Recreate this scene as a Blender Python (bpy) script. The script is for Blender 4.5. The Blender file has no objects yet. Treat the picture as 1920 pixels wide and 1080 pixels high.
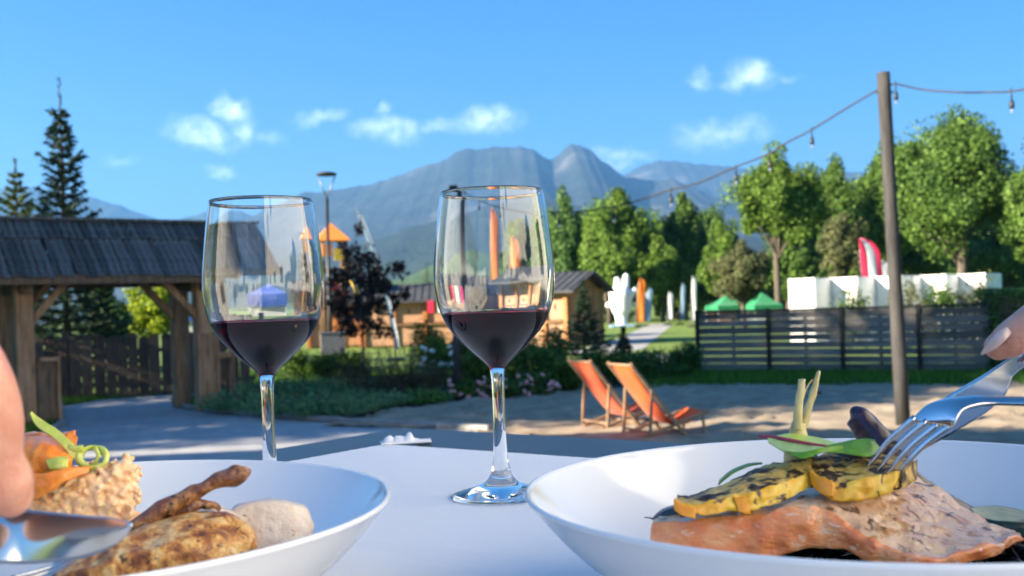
import bpy, bmesh, math, random
import numpy as np
from mathutils import Vector, Matrix, noise as mnoise

SC = bpy.context.scene
COL = SC.collection
R = math.radians

# ---------------------------------------------------------------- camera
F, CX, Y0, ROLL = 2000.0, 960.0, 575.0, 0.034
EYE = 1.5
TZ = EYE - 0.1335                       # table top
cd = bpy.data.cameras.new('camera')
cam = bpy.data.objects.new('camera', cd)
COL.objects.link(cam)
cd.sensor_width = 36.0
cd.lens = F / 1920 * 36
cd.shift_y = (Y0 - 540) / 1920
cd.clip_start = 0.02
cd.clip_end = 30000
cam.matrix_world = Matrix.Translation((0, 0, EYE)) @ Matrix.Rotation(R(90), 4, 'X') @ Matrix.Rotation(-ROLL, 4, 'Z')
cd.dof.use_dof = True
cd.dof.focus_distance = 0.62
cd.dof.aperture_fstop = 17.0
SC.camera = cam

# ---------------------------------------------------------------- sky and sun
SUN_EL, SUN_AZ = 21.0, 250.0            # degrees, azimuth clockwise from +Y
world = bpy.data.worlds.new('World')
SC.world = world
world.use_nodes = True
W = world.node_tree
W.nodes.clear()

def nd(tree, typ, ins=None, **kw):
    n = tree.nodes.new(typ)
    for k, v in kw.items():
        setattr(n, k, v)
    for k, v in (ins or {}).items():
        if isinstance(v, bpy.types.NodeSocket):
            tree.links.new(v, n.inputs[k])
        else:
            n.inputs[k].default_value = v
    return n

sky = nd(W, 'ShaderNodeTexSky', sky_type='NISHITA', sun_disc=False)
sky.sun_elevation = R(SUN_EL)
sky.sun_rotation = R(SUN_AZ)
sky.altitude = 850
sky.air_density = 1.0
sky.dust_density = 0.8
sky.ozone_density = 4.0
hs = nd(W, 'ShaderNodeHueSaturation', {'Color': sky.outputs[0], 'Hue': .505, 'Saturation': 1.32, 'Value': 0.72})
tc = nd(W, 'ShaderNodeTexCoord')
sep = nd(W, 'ShaderNodeSeparateXYZ', {0: tc.outputs['Generated']})
def wm(op, a, b=0.0, c=0.0):
    return nd(W, 'ShaderNodeMath', {0: a, 1: b, 2: c}, operation=op).outputs[0]
ymax = wm('MAXIMUM', sep.outputs['Y'], 0.02)
cu = wm('DIVIDE', sep.outputs['X'], ymax)
cw = wm('DIVIDE', sep.outputs['Z'], ymax)
cvec = nd(W, 'ShaderNodeCombineXYZ', {0: cu, 1: cw, 2: 0.0}).outputs[0]
nz = nd(W, 'ShaderNodeTexNoise', {'Vector': cvec, 'Scale': 22.0, 'Detail': 7.0, 'Roughness': 0.62})
nz2 = nd(W, 'ShaderNodeTexNoise', {'Vector': cvec, 'Scale': 60.0, 'Detail': 4.0, 'Roughness': 0.6})
dis = nd(W, 'ShaderNodeVectorMath', {0: nz.outputs['Color'], 1: (0.5, 0.5, 0.5)}, operation='SUBTRACT').outputs[0]
dis = nd(W, 'ShaderNodeVectorMath', {0: dis, 'Scale': 0.045}, operation='SCALE').outputs[0]
cpos = nd(W, 'ShaderNodeVectorMath', {0: cvec, 1: dis}, operation='ADD').outputs[0]
def unroll(px, py):
    x, y = px - CX, py - Y0
    c, s = math.cos(ROLL), math.sin(ROLL)
    return (x * c - y * s) / F, (x * s + y * c) / F
CLOUDS = [(378, 252, 62, 26, -14, 1.0), (435, 205, 30, 22, 0, .95), (455, 240, 20, 26, 0, .6), (415, 322, 24, 13, 0, .7),
          (728, 240, 66, 24, -4, .75), (714, 201, 16, 10, 0, .5), (822, 230, 38, 16, 0, .55), (914, 228, 56, 22, -6, .9),
          (602, 214, 48, 11, 4, .45), (1404, 143, 48, 26, 5, .95), (1312, 148, 20, 20, 0, .6), (1352, 253, 76, 26, 3, .65),
          (1165, 290, 60, 16, 0, .5), (505, 250, 40, 12, 0, .3), (225, 296, 34, 9, 0, .25), (1150, 312, 34, 16, 0, .5), (1480, 145, 26, 10, 0, .2)]
acc = None
for px, py, a, b, rot, op in CLOUDS:
    u, v = unroll(px, py)
    mp = nd(W, 'ShaderNodeMapping', {0: cpos, 1: (u, -v, 0), 2: (0, 0, R(rot)), 3: (a / F, b / F, 1)}, vector_type='TEXTURE')
    d = nd(W, 'ShaderNodeVectorMath', {0: mp.outputs[0]}, operation='LENGTH').outputs['Value']
    m = nd(W, 'ShaderNodeMapRange', {0: d, 1: 1.5, 2: 0.0, 3: 0.0, 4: op * .7}, interpolation_type='SMOOTHSTEP').outputs[0]
    acc = m if acc is None else wm('MAXIMUM', acc, m)
front = wm('GREATER_THAN', sep.outputs['Y'], 0.05)
tex = nd(W, 'ShaderNodeMapRange', {0: nz2.outputs['Fac'], 1: 0.3, 2: 0.66, 3: 0.22, 4: 1.0}).outputs[0]
cmask = wm('MULTIPLY', wm('MULTIPLY', acc, tex), front)
mixc = nd(W, 'ShaderNodeMix', {'Factor': cmask, 6: hs.outputs[0], 7: (9.5, 10.5, 12.5, 1)}, data_type='RGBA')
bg = nd(W, 'ShaderNodeBackground', {0: mixc.outputs[2], 1: 0.05})
nd(W, 'ShaderNodeOutputWorld', {0: bg.outputs[0]})

sl = bpy.data.lights.new('sun', 'SUN')
sl.energy = 5.0
sl.angle = R(0.53)
sl.color = (1.0, 0.87, 0.68)
sun = bpy.data.objects.new('sun', sl)
COL.objects.link(sun)
az = R(SUN_AZ)
to_sun = Vector((math.sin(az) * math.cos(R(SUN_EL)), math.cos(az) * math.cos(R(SUN_EL)), math.sin(R(SUN_EL))))
sun.rotation_euler = to_sun.to_track_quat('Z', 'Y').to_euler()
sun.location = to_sun * 60

SC.view_settings.view_transform = 'Standard'
SC.view_settings.look = 'None'
SC.view_settings.gamma = 1.0
SC.view_settings.use_curve_mapping = False
SC.view_settings.exposure = 2.7
SC.render.engine = 'CYCLES'
SC.cycles.max_bounces = 14
SC.cycles.transmission_bounces = 14
SC.cycles.glossy_bounces = 6
SC.cycles.diffuse_bounces = 3
SC.cycles.transparent_max_bounces = 8
SC.cycles.volume_bounces = 0
SC.cycles.caustics_reflective = False
SC.cycles.caustics_refractive = True
SC.cycles.sample_clamp_indirect = 6.0

# ---------------------------------------------------------------- helpers
def P(px, py, Y):
    """world point seen at photograph pixel (px, py) at distance Y in front of the camera"""
    u, v = unroll(px, py)
    return Vector((u * Y, Y, EYE - v * Y))

def G(px, py, z=0.0):
    """point on the level plane z seen at pixel (px, py)"""
    u, v = unroll(px, py)
    Y = (EYE - z) / v
    return Vector((u * Y, Y, z))

def link(name, mesh, mat=None, parent=None):
    o = bpy.data.objects.new(name, mesh)
    COL.objects.link(o)
    if parent is not None:
        o.parent = parent
    if mat is not None:
        for m in (mat if isinstance(mat, (list, tuple)) else [mat]):
            mesh.materials.append(m)
    return o

def empty(name, loc=(0, 0, 0), rz=0.0):
    o = bpy.data.objects.new(name, None)
    o.empty_display_size = 0.1
    COL.objects.link(o)
    o.location = loc
    o.rotation_euler = (0, 0, rz)
    return o

def tag(o, label=None, cat=None, group=None, kind=None):
    if label: o['label'] = label
    if cat: o['category'] = cat
    if group: o['group'] = group
    if kind: o['kind'] = kind
    return o

def copy_tree(o, parent=None):
    c = o.copy()
    COL.objects.link(c)
    c.parent = parent
    for ch in list(o.children):
        copy_tree(ch, c)
    return c

def npmesh(name, V, quads, smooth=False, matidx=None):
    """quick mesh from an (N,3) array and an (M,4) or (M,3) index array"""
    V = np.asarray(V, np.float32)
    Q = np.asarray(quads, np.int32)
    k = Q.shape[1]
    me = bpy.data.meshes.new(name)
    me.vertices.add(len(V))
    me.vertices.foreach_set('co', V.ravel())
    me.loops.add(Q.size)
    me.loops.foreach_set('vertex_index', Q.ravel())
    me.polygons.add(len(Q))
    me.polygons.foreach_set('loop_start', np.arange(0, Q.size, k, dtype=np.int32))
    if smooth:
        me.polygons.foreach_set('use_smooth', np.ones(len(Q), bool))
    if matidx is not None:
        me.polygons.foreach_set('material_index', np.asarray(matidx, np.int32))
    me.update(calc_edges=True)
    return me

class MB:
    """collects faces, then links them as one mesh object"""
    def __init__(s):
        s.v, s.f, s.sm, s.mi = [], [], [], []
    def add(s, vs, fs, smooth=False, mi=0):
        b = len(s.v)
        s.v += [tuple(v) for v in vs]
        for f in fs:
            s.f.append(tuple(i + b for i in f)); s.sm.append(smooth); s.mi.append(mi)
        return s
    def box(s, c, size, rot=None, mi=0, bev=0.0):
        x, y, z = (d / 2 for d in size)
        M = rot if rot is not None else Matrix.Identity(3)
        c = Vector(c)
        if bev <= 0:
            vs = [c + M @ Vector((a * x, b * y, d * z)) for a in (-1, 1) for b in (-1, 1) for d in (-1, 1)]
            fs = [(0, 1, 3, 2), (4, 6, 7, 5), (0, 4, 5, 1), (2, 3, 7, 6), (0, 2, 6, 4), (1, 5, 7, 3)]
            return s.add(vs, fs, mi=mi)
        b_ = min(bev, x * .9, y * .9, z * .9)
        vs, idx = [], {}
        for a in (-1, 1):
            for b in (-1, 1):
                for d in (-1, 1):
                    for k in range(3):
                        e = [x, y, z]
                        e = [e[i] - (b_ if i != k else 0) for i in range(3)]
                        idx[(a, b, d, k)] = len(vs)
                        vs.append(c + M @ Vector((a * e[0], b * e[1], d * e[2])))
        fs = []
        S = (-1, 1)
        for a in S:
            fs.append([idx[(a, p, q, 0)] for p, q in ((-1, -1), (1, -1), (1, 1), (-1, 1))][::a])
            fs.append([idx[(p, a, q, 1)] for p, q in ((-1, -1), (1, -1), (1, 1), (-1, 1))][::-a])
            fs.append([idx[(p, q, a, 2)] for p, q in ((-1, -1), (1, -1), (1, 1), (-1, 1))][::a])
        for a in S:
            for b in S:
                fs.append([idx[(a, b, -1, 0)], idx[(a, b, 1, 0)], idx[(a, b, 1, 1)], idx[(a, b, -1, 1)]])
                fs.append([idx[(a, -1, b, 0)], idx[(a, 1, b, 0)], idx[(a, 1, b, 2)], idx[(a, -1, b, 2)]])
                fs.append([idx[(-1, a, b, 1)], idx[(1, a, b, 1)], idx[(1, a, b, 2)], idx[(-1, a, b, 2)]])
                for d in S:
                    fs.append([idx[(a, b, d, k)] for k in range(3)])
        return s.add(vs, fs, mi=mi)
    def bar(s, a, b, w, h, up=(0, 0, 1), mi=0, bev=0.0, ext=0.0):
        a, b = Vector(a), Vector(b)
        d = (b - a); L = d.length; d.normalize()
        side = d.cross(Vector(up))
        if side.length < 1e-5: side = d.cross(Vector((1, 0, 0)))
        side.normalize()
        u = side.cross(d)
        M = Matrix((d, side, u)).transposed()
        return s.box((a + b) / 2, (L + 2 * ext, w, h), M, mi, bev)
    def tube(s, pts, rad, n=10, smooth=True, cap=True, mi=0, flat=1.0):
        pts = [Vector(p) for p in pts]
        if not isinstance(rad, (list, tuple)): rad = [rad] * len(pts)
        vs, fs = [], []
        nrm = None
        for i, p in enumerate(pts):
            t = (pts[min(i + 1, len(pts) - 1)] - pts[max(i - 1, 0)]).normalized()
            if nrm is None:
                nrm = t.cross(Vector((0, 0, 1)))
                if nrm.length < 1e-3: nrm = t.cross(Vector((0, 1, 0)))
            nrm = (nrm - t * nrm.dot(t)).normalized()
            bn = t.cross(nrm)
            for k in range(n):
                a = 2 * math.pi * k / n
                vs.append(p + nrm * (rad[i] * math.cos(a)) + bn * (rad[i] * flat * math.sin(a)))
        for i in range(len(pts) - 1):
            for k in range(n):
                k2 = (k + 1) % n
                fs.append((i * n + k, i * n + k2, (i + 1) * n + k2, (i + 1) * n + k))
        s.add(vs, fs, smooth, mi)
        if cap:
            b = len(s.v) - len(vs)
            for base, rev in ((0, True), ((len(pts) - 1) * n, False)):
                f = [b + base + k for k in range(n)]
                s.f.append(tuple(f[::-1] if rev else f)); s.sm.append(False); s.mi.append(mi)
        return s
    def lathe(s, prof, n=48, c=(0, 0, 0), smooth=True, mi=0):
        """prof: (r, z) from one end to the other; r = 0 closes"""
        c = Vector(c)
        vs, rows = [], []
        for r, z in prof:
            if r < 1e-7:
                rows.append([len(vs)]); vs.append(c + Vector((0, 0, z)))
            else:
                rows.append(list(range(len(vs), len(vs) + n)))
                vs += [c + Vector((r * math.cos(2 * math.pi * k / n), r * math.sin(2 * math.pi * k / n), z)) for k in range(n)]
        fs = []
        for A, B in zip(rows, rows[1:]):
            for k in range(n):
                k2 = (k + 1) % n
                if len(A) == 1 and len(B) == 1: continue
                if len(A) == 1: fs.append((A[0], B[k2], B[k]))
                elif len(B) == 1: fs.append((A[k], A[k2], B[0]))
                else: fs.append((A[k], A[k2], B[k2], B[k]))
        return s.add(vs, fs, smooth, mi)
    def prism(s, poly, z0, z1, mi=0):
        n = len(poly)
        vs = [Vector((p[0], p[1], z0)) for p in poly] + [Vector((p[0], p[1], z1)) for p in poly]
        fs = [tuple(range(n))[::-1], tuple(range(n, 2 * n))]
        fs += [(i, (i + 1) % n, n + (i + 1) % n, n + i) for i in range(n)]
        return s.add(vs, fs, mi=mi)
    def ball(s, c, r, n=10, m=7, scale=(1, 1, 1), rot=None, mi=0, jit=0.0, rnd=None):
        c = Vector(c); M = rot if rot is not None else Matrix.Identity(3)
        vs, fs = [], []
        for i in range(m + 1):
            th = math.pi * i / m
            for k in range(n):
                a = 2 * math.pi * k / n
                q = r * (1 + (rnd.uniform(-jit, jit) if rnd else 0))
                vs.append(c + M @ Vector((q * scale[0] * math.sin(th) * math.cos(a), q * scale[1] * math.sin(th) * math.sin(a), q * scale[2] * math.cos(th))))
        for i in range(m):
            for k in range(n):
                fs.append((i * n + k, (i + 1) * n + k, (i + 1) * n + (k + 1) % n, i * n + (k + 1) % n))
        return s.add(vs, fs, True, mi)
    def mesh(s, name):
        me = bpy.data.meshes.new(name)
        me.from_pydata(s.v, [], s.f)
        me.polygons.foreach_set('use_smooth', s.sm)
        me.polygons.foreach_set('material_index', s.mi)
        me.update()
        return me
    def build(s, name, mat, parent=None):
        return link(name, s.mesh(name), mat, parent)

# ---------------------------------------------------------------- materials
def newmat(name):
    m = bpy.data.materials.new(name)
    m.use_nodes = True
    m.node_tree.nodes.clear()
    return m, m.node_tree

def ramp(t, fac, stops):
    r = nd(t, 'ShaderNodeValToRGB', {0: fac})
    el = r.color_ramp.elements
    while len(el) < len(stops): el.new(0.5)
    for e, (p, c) in zip(el, stops):
        e.position = p
        e.color = (*c, 1) if len(c) == 3 else c
    return r.outputs[0]

def pm(name, cols, scale=5.0, rough=0.6, bump=0.0, bscale=None, detail=5.0, spec=0.5, metal=0.0, trans=0.0, sss=0.0,
       sssr=(1, .4, .2), stretch=None, sheen=0.0, coat=0.0, island=0.0, lo=0.3, hi=0.7, bdist=0.01, ior=1.45, distort=0.0, objrand=0.0, rough2=None):
    """procedural principled material: noise-driven colour ramp and bump"""
    m, t = newmat(name)
    co = nd(t, 'ShaderNodeTexCoord').outputs['Object']
    if stretch:
        co = nd(t, 'ShaderNodeMapping', {0: co, 3: stretch}).outputs[0]
    nz = nd(t, 'ShaderNodeTexNoise', {'Vector': co, 'Scale': scale, 'Detail': detail, 'Roughness': 0.6, 'Distortion': distort})
    fac = nz.outputs['Fac']
    if len(cols) == 1: cols = [cols[0], cols[0]]
    k = len(cols)
    c = ramp(t, fac, [(lo + (hi - lo) * i / (k - 1), cc) for i, cc in enumerate(cols)])
    if island or objrand:
        if island:
            rv = nd(t, 'ShaderNodeNewGeometry').outputs['Random Per Island']
        else:
            rv = nd(t, 'ShaderNodeObjectInfo').outputs['Random']
        amt = island or objrand
        vv = nd(t, 'ShaderNodeMapRange', {0: rv, 3: 1 - amt, 4: 1 + amt}).outputs[0]
        c = nd(t, 'ShaderNodeHueSaturation', {'Color': c, 'Value': vv}).outputs[0]
    ins = {'Base Color': c, 'Roughness': rough, 'Specular IOR Level': spec, 'Metallic': metal, 'IOR': ior}
    if rough2 is not None:
        ins['Roughness'] = nd(t, 'ShaderNodeMapRange', {0: fac, 1: lo, 2: hi, 3: rough, 4: rough2}).outputs[0]
    if trans: ins['Transmission Weight'] = trans
    if sss:
        ins['Subsurface Weight'] = sss; ins['Subsurface Radius'] = sssr; ins['Subsurface Scale'] = 0.004
    if sheen: ins['Sheen Weight'] = sheen
    if coat: ins['Coat Weight'] = coat; ins['Coat Roughness'] = 0.1
    b = nd(t, 'ShaderNodeBsdfPrincipled', ins)
    if bump:
        n2 = nd(t, 'ShaderNodeTexNoise', {'Vector': co, 'Scale': bscale or scale * 3, 'Detail': 6.0, 'Roughness': 0.65})
        bp = nd(t, 'ShaderNodeBump', {'Height': n2.outputs['Fac'], 'Strength': bump, 'Distance': bdist})
        t.links.new(bp.outputs[0], b.inputs['Normal'])
    nd(t, 'ShaderNodeOutputMaterial', {0: b.outputs[0]})
    return m

def leafmat(name, c1, c2, transl=0.35, var=0.35, rough=0.55, scale=0.6):
    m, t = newmat(name)
    geo = nd(t, 'ShaderNodeNewGeometry')
    co = nd(t, 'ShaderNodeTexCoord').outputs['Object']
    nz = nd(t, 'ShaderNodeTexNoise', {'Vector': co, 'Scale': scale, 'Detail': 3.0})
    f = nd(t, 'ShaderNodeMath', {0: nz.outputs['Fac'], 1: geo.outputs['Random Per Island'], 2: 0.0}, operation='ADD').outputs[0]
    c = ramp(t, nd(t, 'ShaderNodeMath', {0: f, 1: 0.5}, operation='MULTIPLY').outputs[0], [(0.25, c1), (0.75, c2)])
    vv = nd(t, 'ShaderNodeMapRange', {0: geo.outputs['Random Per Island'], 3: 1 - var, 4: 1 + var}).outputs[0]
    c = nd(t, 'ShaderNodeHueSaturation', {'Color': c, 'Value': vv}).outputs[0]
    b = nd(t, 'ShaderNodeBsdfPrincipled', {'Base Color': c, 'Roughness': rough, 'Specular IOR Level': 0.2})
    tr = nd(t, 'ShaderNodeBsdfTranslucent', {0: nd(t, 'ShaderNodeHueSaturation', {'Color': c, 'Hue': 0.495, 'Value': 1.2}).outputs[0]})
    mx = nd(t, 'ShaderNodeMixShader', {0: transl, 1: b.outputs[0], 2: tr.outputs[0]})
    nd(t, 'ShaderNodeOutputMaterial', {0: mx.outputs[0]})
    return m

M = {}
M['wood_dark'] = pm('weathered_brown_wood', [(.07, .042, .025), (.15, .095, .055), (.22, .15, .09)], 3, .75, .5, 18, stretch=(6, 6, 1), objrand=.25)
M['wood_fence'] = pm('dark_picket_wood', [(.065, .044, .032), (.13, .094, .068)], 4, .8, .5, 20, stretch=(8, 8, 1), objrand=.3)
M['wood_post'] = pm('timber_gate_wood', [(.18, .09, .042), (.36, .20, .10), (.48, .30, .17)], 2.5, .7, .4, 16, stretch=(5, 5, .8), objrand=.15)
M['shingle'] = pm('weathered_shingle', [(.036, .034, .032), (.085, .080, .074), (.18, .17, .155)], 3, .8, .6, 20, stretch=(6, 6, 1.2), objrand=.45)
M['board_grey'] = pm('grey_fence_board', [(.075, .067, .058), (.16, .143, .122), (.235, .212, .182)], 2.0, .8, .5, 16, stretch=(1, 6, 8), objrand=.35)
M['black_paint'] = pm('black_paint', [(.010, .010, .011), (.02, .02, .022)], 8, .45, .1)
M['pole_wood'] = pm('grey_pole_wood', [(.020, .019, .018), (.042, .040, .039), (.062, .059, .057)], 3, .8, .6, 20, stretch=(7, 7, .7))
M['black_rubber'] = pm('black_rubber', [(.012, .012, .013)], 8, .5)
M['white_wall'] = pm('white_panel', [(.70, .69, .66), (.80, .79, .77)], 1.5, .6, .05)
M['steel_grey'] = pm('grey_metal', [(.16, .16, .165), (.22, .22, .225)], 6, .4, .05, metal=.6)
M['lawn'] = pm('lawn', [(.085, .15, .016), (.12, .19, .022), (.16, .21, .03)], .35, .9, .6, 30, bdist=.03)
M['asphalt'] = pm('asphalt_drive', [(.26, .262, .268), (.34, .342, .348), (.42, .42, .425)], 1.2, .75, .35, 70, bdist=.01, rough2=.55)
def paver(name):
    m, t = newmat(name)
    co = nd(t, 'ShaderNodeTexCoord').outputs['Object']
    co = nd(t, 'ShaderNodeMapping', {0: co, 2: (0, 0, .45)}).outputs[0]
    br = nd(t, 'ShaderNodeTexBrick', {'Vector': co, 'Color1': (.30, .302, .31, 1), 'Color2': (.40, .40, .405, 1), 'Mortar': (.17, .165, .16, 1), 'Scale': 1.0, 'Mortar Size': .012, 'Brick Width': .32, 'Row Height': .17})
    nz = nd(t, 'ShaderNodeTexNoise', {'Vector': co, 'Scale': 1.4, 'Detail': 6.0, 'Roughness': .65})
    c = nd(t, 'ShaderNodeMix', {'Factor': .45, 6: br.outputs[0], 7: ramp(t, nz.outputs['Fac'], [(.3, (.22, .22, .225)), (.7, (.46, .455, .45))])}, data_type='RGBA').outputs[2]
    bp = nd(t, 'ShaderNodeBump', {'Height': br.outputs['Fac'], 'Strength': .5, 'Distance': -.008})
    b = nd(t, 'ShaderNodeBsdfPrincipled', {'Base Color': c, 'Roughness': .75, 'Normal': bp.outputs[0]})
    nd(t, 'ShaderNodeOutputMaterial', {0: b.outputs[0]})
    return m
M['asphalt'] = paver('grey_block_paving')
M['kerb'] = pm('kerb_stone', [(.22, .21, .20), (.32, .31, .29)], 6, .85, .3)
M['soil'] = pm('bark_mulch', [(.025, .017, .012), (.06, .04, .028)], 12, .95, .8, 40, bdist=.03)
M['gravel'] = pm('pale_path', [(.27, .26, .25), (.36, .35, .33)], 2, .85, .3)
M['sand'] = pm('trodden_sand', [(.22, .168, .112), (.33, .258, .175), (.43, .348, .245)], 2.2, .95, .8, 28, bdist=.03, detail=8)
M['bark'] = pm('tree_bark', [(.05, .04, .03), (.12, .095, .07)], 6, .9, .7, 20, stretch=(3, 3, .6))
M['orange_wood'] = pm('orange_stained_timber', [(.30, .105, .028), (.40, .16, .045), (.47, .21, .07)], 2.5, .6, .2, 15, stretch=(1, 1, 6), objrand=.1)
M['pale_wood'] = pm('pale_peach_timber', [(.36, .20, .11), (.44, .26, .15)], 2.5, .65, .2, 15, stretch=(1, 1, 6))
M['roof_dark'] = pm('charcoal_roof', [(.03, .032, .036), (.07, .072, .078)], 4, .7, .4, 20)
M['chair_wood'] = pm('beech_frame', [(.25, .155, .085), (.36, .24, .14)], 10, .55, .2, stretch=(1, 1, .3))
def fabric(name, c1, c2, transl=.4):
    m, t = newmat(name)
    co = nd(t, 'ShaderNodeTexCoord').outputs['Object']
    nz = nd(t, 'ShaderNodeTexNoise', {'Vector': co, 'Scale': 4.0, 'Detail': 4.0})
    c = ramp(t, nz.outputs['Fac'], [(.3, c1), (.7, c2)])
    n2 = nd(t, 'ShaderNodeTexNoise', {'Vector': co, 'Scale': 9.0, 'Detail': 3.0})
    bp = nd(t, 'ShaderNodeBump', {'Height': n2.outputs['Fac'], 'Strength': .35, 'Distance': .02})
    b = nd(t, 'ShaderNodeBsdfPrincipled', {'Base Color': c, 'Roughness': .8, 'Sheen Weight': .2, 'Normal': bp.outputs[0]})
    tr = nd(t, 'ShaderNodeBsdfTranslucent', {0: c, 'Normal': bp.outputs[0]})
    mx = nd(t, 'ShaderNodeMixShader', {0: transl, 1: b.outputs[0], 2: tr.outputs[0]})
    nd(t, 'ShaderNodeOutputMaterial', {0: mx.outputs[0]})
    return m
M['canvas_orange'] = fabric('orange_canvas', (.90, .125, .010), (.94, .17, .014))
M['canvas_red'] = fabric('coral_canvas', (.80, .13, .04), (.88, .18, .06))
M['fab_white'] = fabric('white_banner', (.74, .74, .74), (.82, .82, .82), .3)
M['fab_orange'] = fabric('orange_banner', (.85, .22, .02), (.88, .28, .03), .4)
M['fab_red'] = fabric('crimson_banner', (.62, .012, .07), (.70, .02, .10), .3)
M['fab_blue'] = fabric('blue_canvas', (.035, .10, .45), (.05, .13, .55), .3)
M['fab_sky'] = fabric('pale_blue_banner', (.22, .38, .52), (.30, .46, .58), .3)
M['fab_green'] = fabric('green_canvas', (.01, .25, .09), (.02, .32, .12), .35)
M['fab_pink'] = fabric('pink_bunting', (.75, .04, .22), (.8, .06, .28), .3)
M['yellow'] = pm('yellow_plastic', [(.75, .45, .03), (.8, .5, .04)], 4, .5)
M['redp'] = pm('red_plastic', [(.55, .04, .03), (.62, .06, .04)], 4, .5)
M['blossom'] = pm('pink_petals', [(.62, .26, .30), (.80, .50, .50)], 20, .7)
M['blossom_w'] = pm('white_petals', [(.70, .70, .66), (.80, .80, .76)], 20, .7)
M['leaf_a'] = leafmat('foliage_mid', (.040, .098, .017), (.115, .19, .033))
M['leaf_b'] = leafmat('foliage_bright', (.058, .125, .016), (.15, .235, .034))
M['leaf_c'] = leafmat('foliage_dark', (.045, .115, .03), (.12, .21, .05))
M['leaf_olive'] = leafmat('foliage_olive', (.06, .075, .03), (.14, .15, .06))
M['leaf_yellow'] = leafmat('foliage_lime', (.16, .24, .012), (.30, .36, .03), .5)
M['leaf_purple'] = leafmat('foliage_purple', (.012, .012, .012), (.035, .028, .026), .15)
M['leaf_red'] = leafmat('foliage_russet', (.06, .035, .018), (.11, .07, .03), .25)
M['needle'] = leafmat('spruce_needles', (.012, .035, .022), (.04, .075, .04), .12, scale=1.5)
M['needle_b'] = leafmat('spruce_needles_light', (.05, .085, .03), (.11, .15, .05), .15, scale=1.5)
M['juniper'] = leafmat('juniper_sprays', (.06, .165, .08), (.16, .29, .125), .2, scale=2.0)
M['juniper_b'] = leafmat('juniper_sprays_light', (.06, .15, .04), (.14, .26, .06), .25, scale=2.0)
M['grass'] = leafmat('grass_blades', (.055, .15, .02), (.12, .24, .03), .35, scale=2.0)
HAZE = 1.5e-4

# ================================================================ SETTING
def inside(poly, x, y):
    r = False
    for (x1, y1), (x2, y2) in zip(poly, poly[1:] + poly[:1]):
        if (y1 > y) != (y2 > y) and x < (x2 - x1) * (y - y1) / (y2 - y1) + x1:
            r = not r
    return r

def sheet(name, pts, z, mat, parent=None):
    poly = [G(*p) for p in pts]
    me = bpy.data.meshes.new(name)
    me.from_pydata([(p.x, p.y, z) for p in poly], [], [tuple(range(len(poly)))])
    bm = bmesh.new(); bm.from_mesh(me)
    bmesh.ops.triangulate(bm, faces=bm.faces[:])
    bmesh.ops.recalc_face_normals(bm, faces=bm.faces[:])
    for f in bm.faces:
        if f.normal.z < 0: f.normal_flip()
    bm.to_mesh(me); bm.free()
    return tag(link(name, me, mat, parent), kind='structure')

# ground to the horizon
mb = MB()
rings = [0, 12, 30, 60, 120, 300, 800, 2000, 5000, 9000]
mb.lathe([(r, 0.0) for r in rings], 64, smooth=False)
g = mb.build('ground', M['lawn']); tag(g, kind='structure')
for pl in g.data.polygons:
    pass

DRIVE = [(-500, 1000), (-120, 900), (60, 835), (118, 797), (112, 764), (190, 748), (300, 740), (362, 735), (366, 742), (318, 754), (345, 766), (420, 776), (640, 793), (820, 803), (1000, 812), (1300, 1100), (300, 1300), (-300, 1300)]
sheet('driveway', DRIVE, .004, M['asphalt'])
sheet('planting_bed', [(345, 768), (420, 778), (640, 795), (760, 772), (880, 756), (1030, 741), (1200, 730), (1305, 725), (1310, 700), (1180, 696), (1000, 698), (860, 694), (700, 704), (560, 712), (400, 742)], .008, M['soil'])
sheet('park_path', [(1050, 664), (1120, 668), (1205, 655), (1262, 608), (1222, 607), (1148, 640)], .005, M['gravel'])
sheet('paved_strip', [(1192, 666), (1316, 661), (1318, 684), (1205, 690)], .006, M['kerb'])

# kerb stones along the drive, one object each
krb = empty('kerb_edging')
tag(krb, kind='structure')
kp = [G(*p) for p in ((318, 754), (345, 766), (420, 776), (530, 784.5), (640, 793), (730, 799), (820, 804), (920, 809))]
kp[0], kp[1] = G(330, 758), G(350, 767)
k = 0
sbox = MB().box((0, 0, 0), (.94, .10, .12), bev=.012).mesh('kerb_stone'); sbox.materials.append(M['kerb'])
for a, b in zip(kp, kp[1:]):
    L = (b - a).length; n = max(1, round(L)); d = (b - a)
    for i in range(n):
        c = a + d * ((i + .5) / n)
        o = bpy.data.objects.new('kerb_stone', sbox); COL.objects.link(o); o.parent = krb
        o.location = (c.x, c.y, .015 + .004 * math.sin(k * 2.1)); o.rotation_euler = (0, 0, math.atan2(d.y, d.x) + .006 * math.sin(k * 5))
        o.scale = (L / n / .95, 1, 1); k += 1
krl = [G(*p) for p in ((60, 835), (118, 797), (113, 764))]
for a, b in zip(krl, krl[1:]):
    L = (b - a).length; n = max(1, round(L)); d = (b - a)
    for i in range(n):
        c = a + d * ((i + .5) / n)
        o = bpy.data.objects.new('kerb_stone', sbox); COL.objects.link(o); o.parent = krb
        o.location = (c.x, c.y, .02); o.rotation_euler = (0, 0, math.atan2(d.y, d.x)); o.scale = (L / n / .95, 1, 1)

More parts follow.
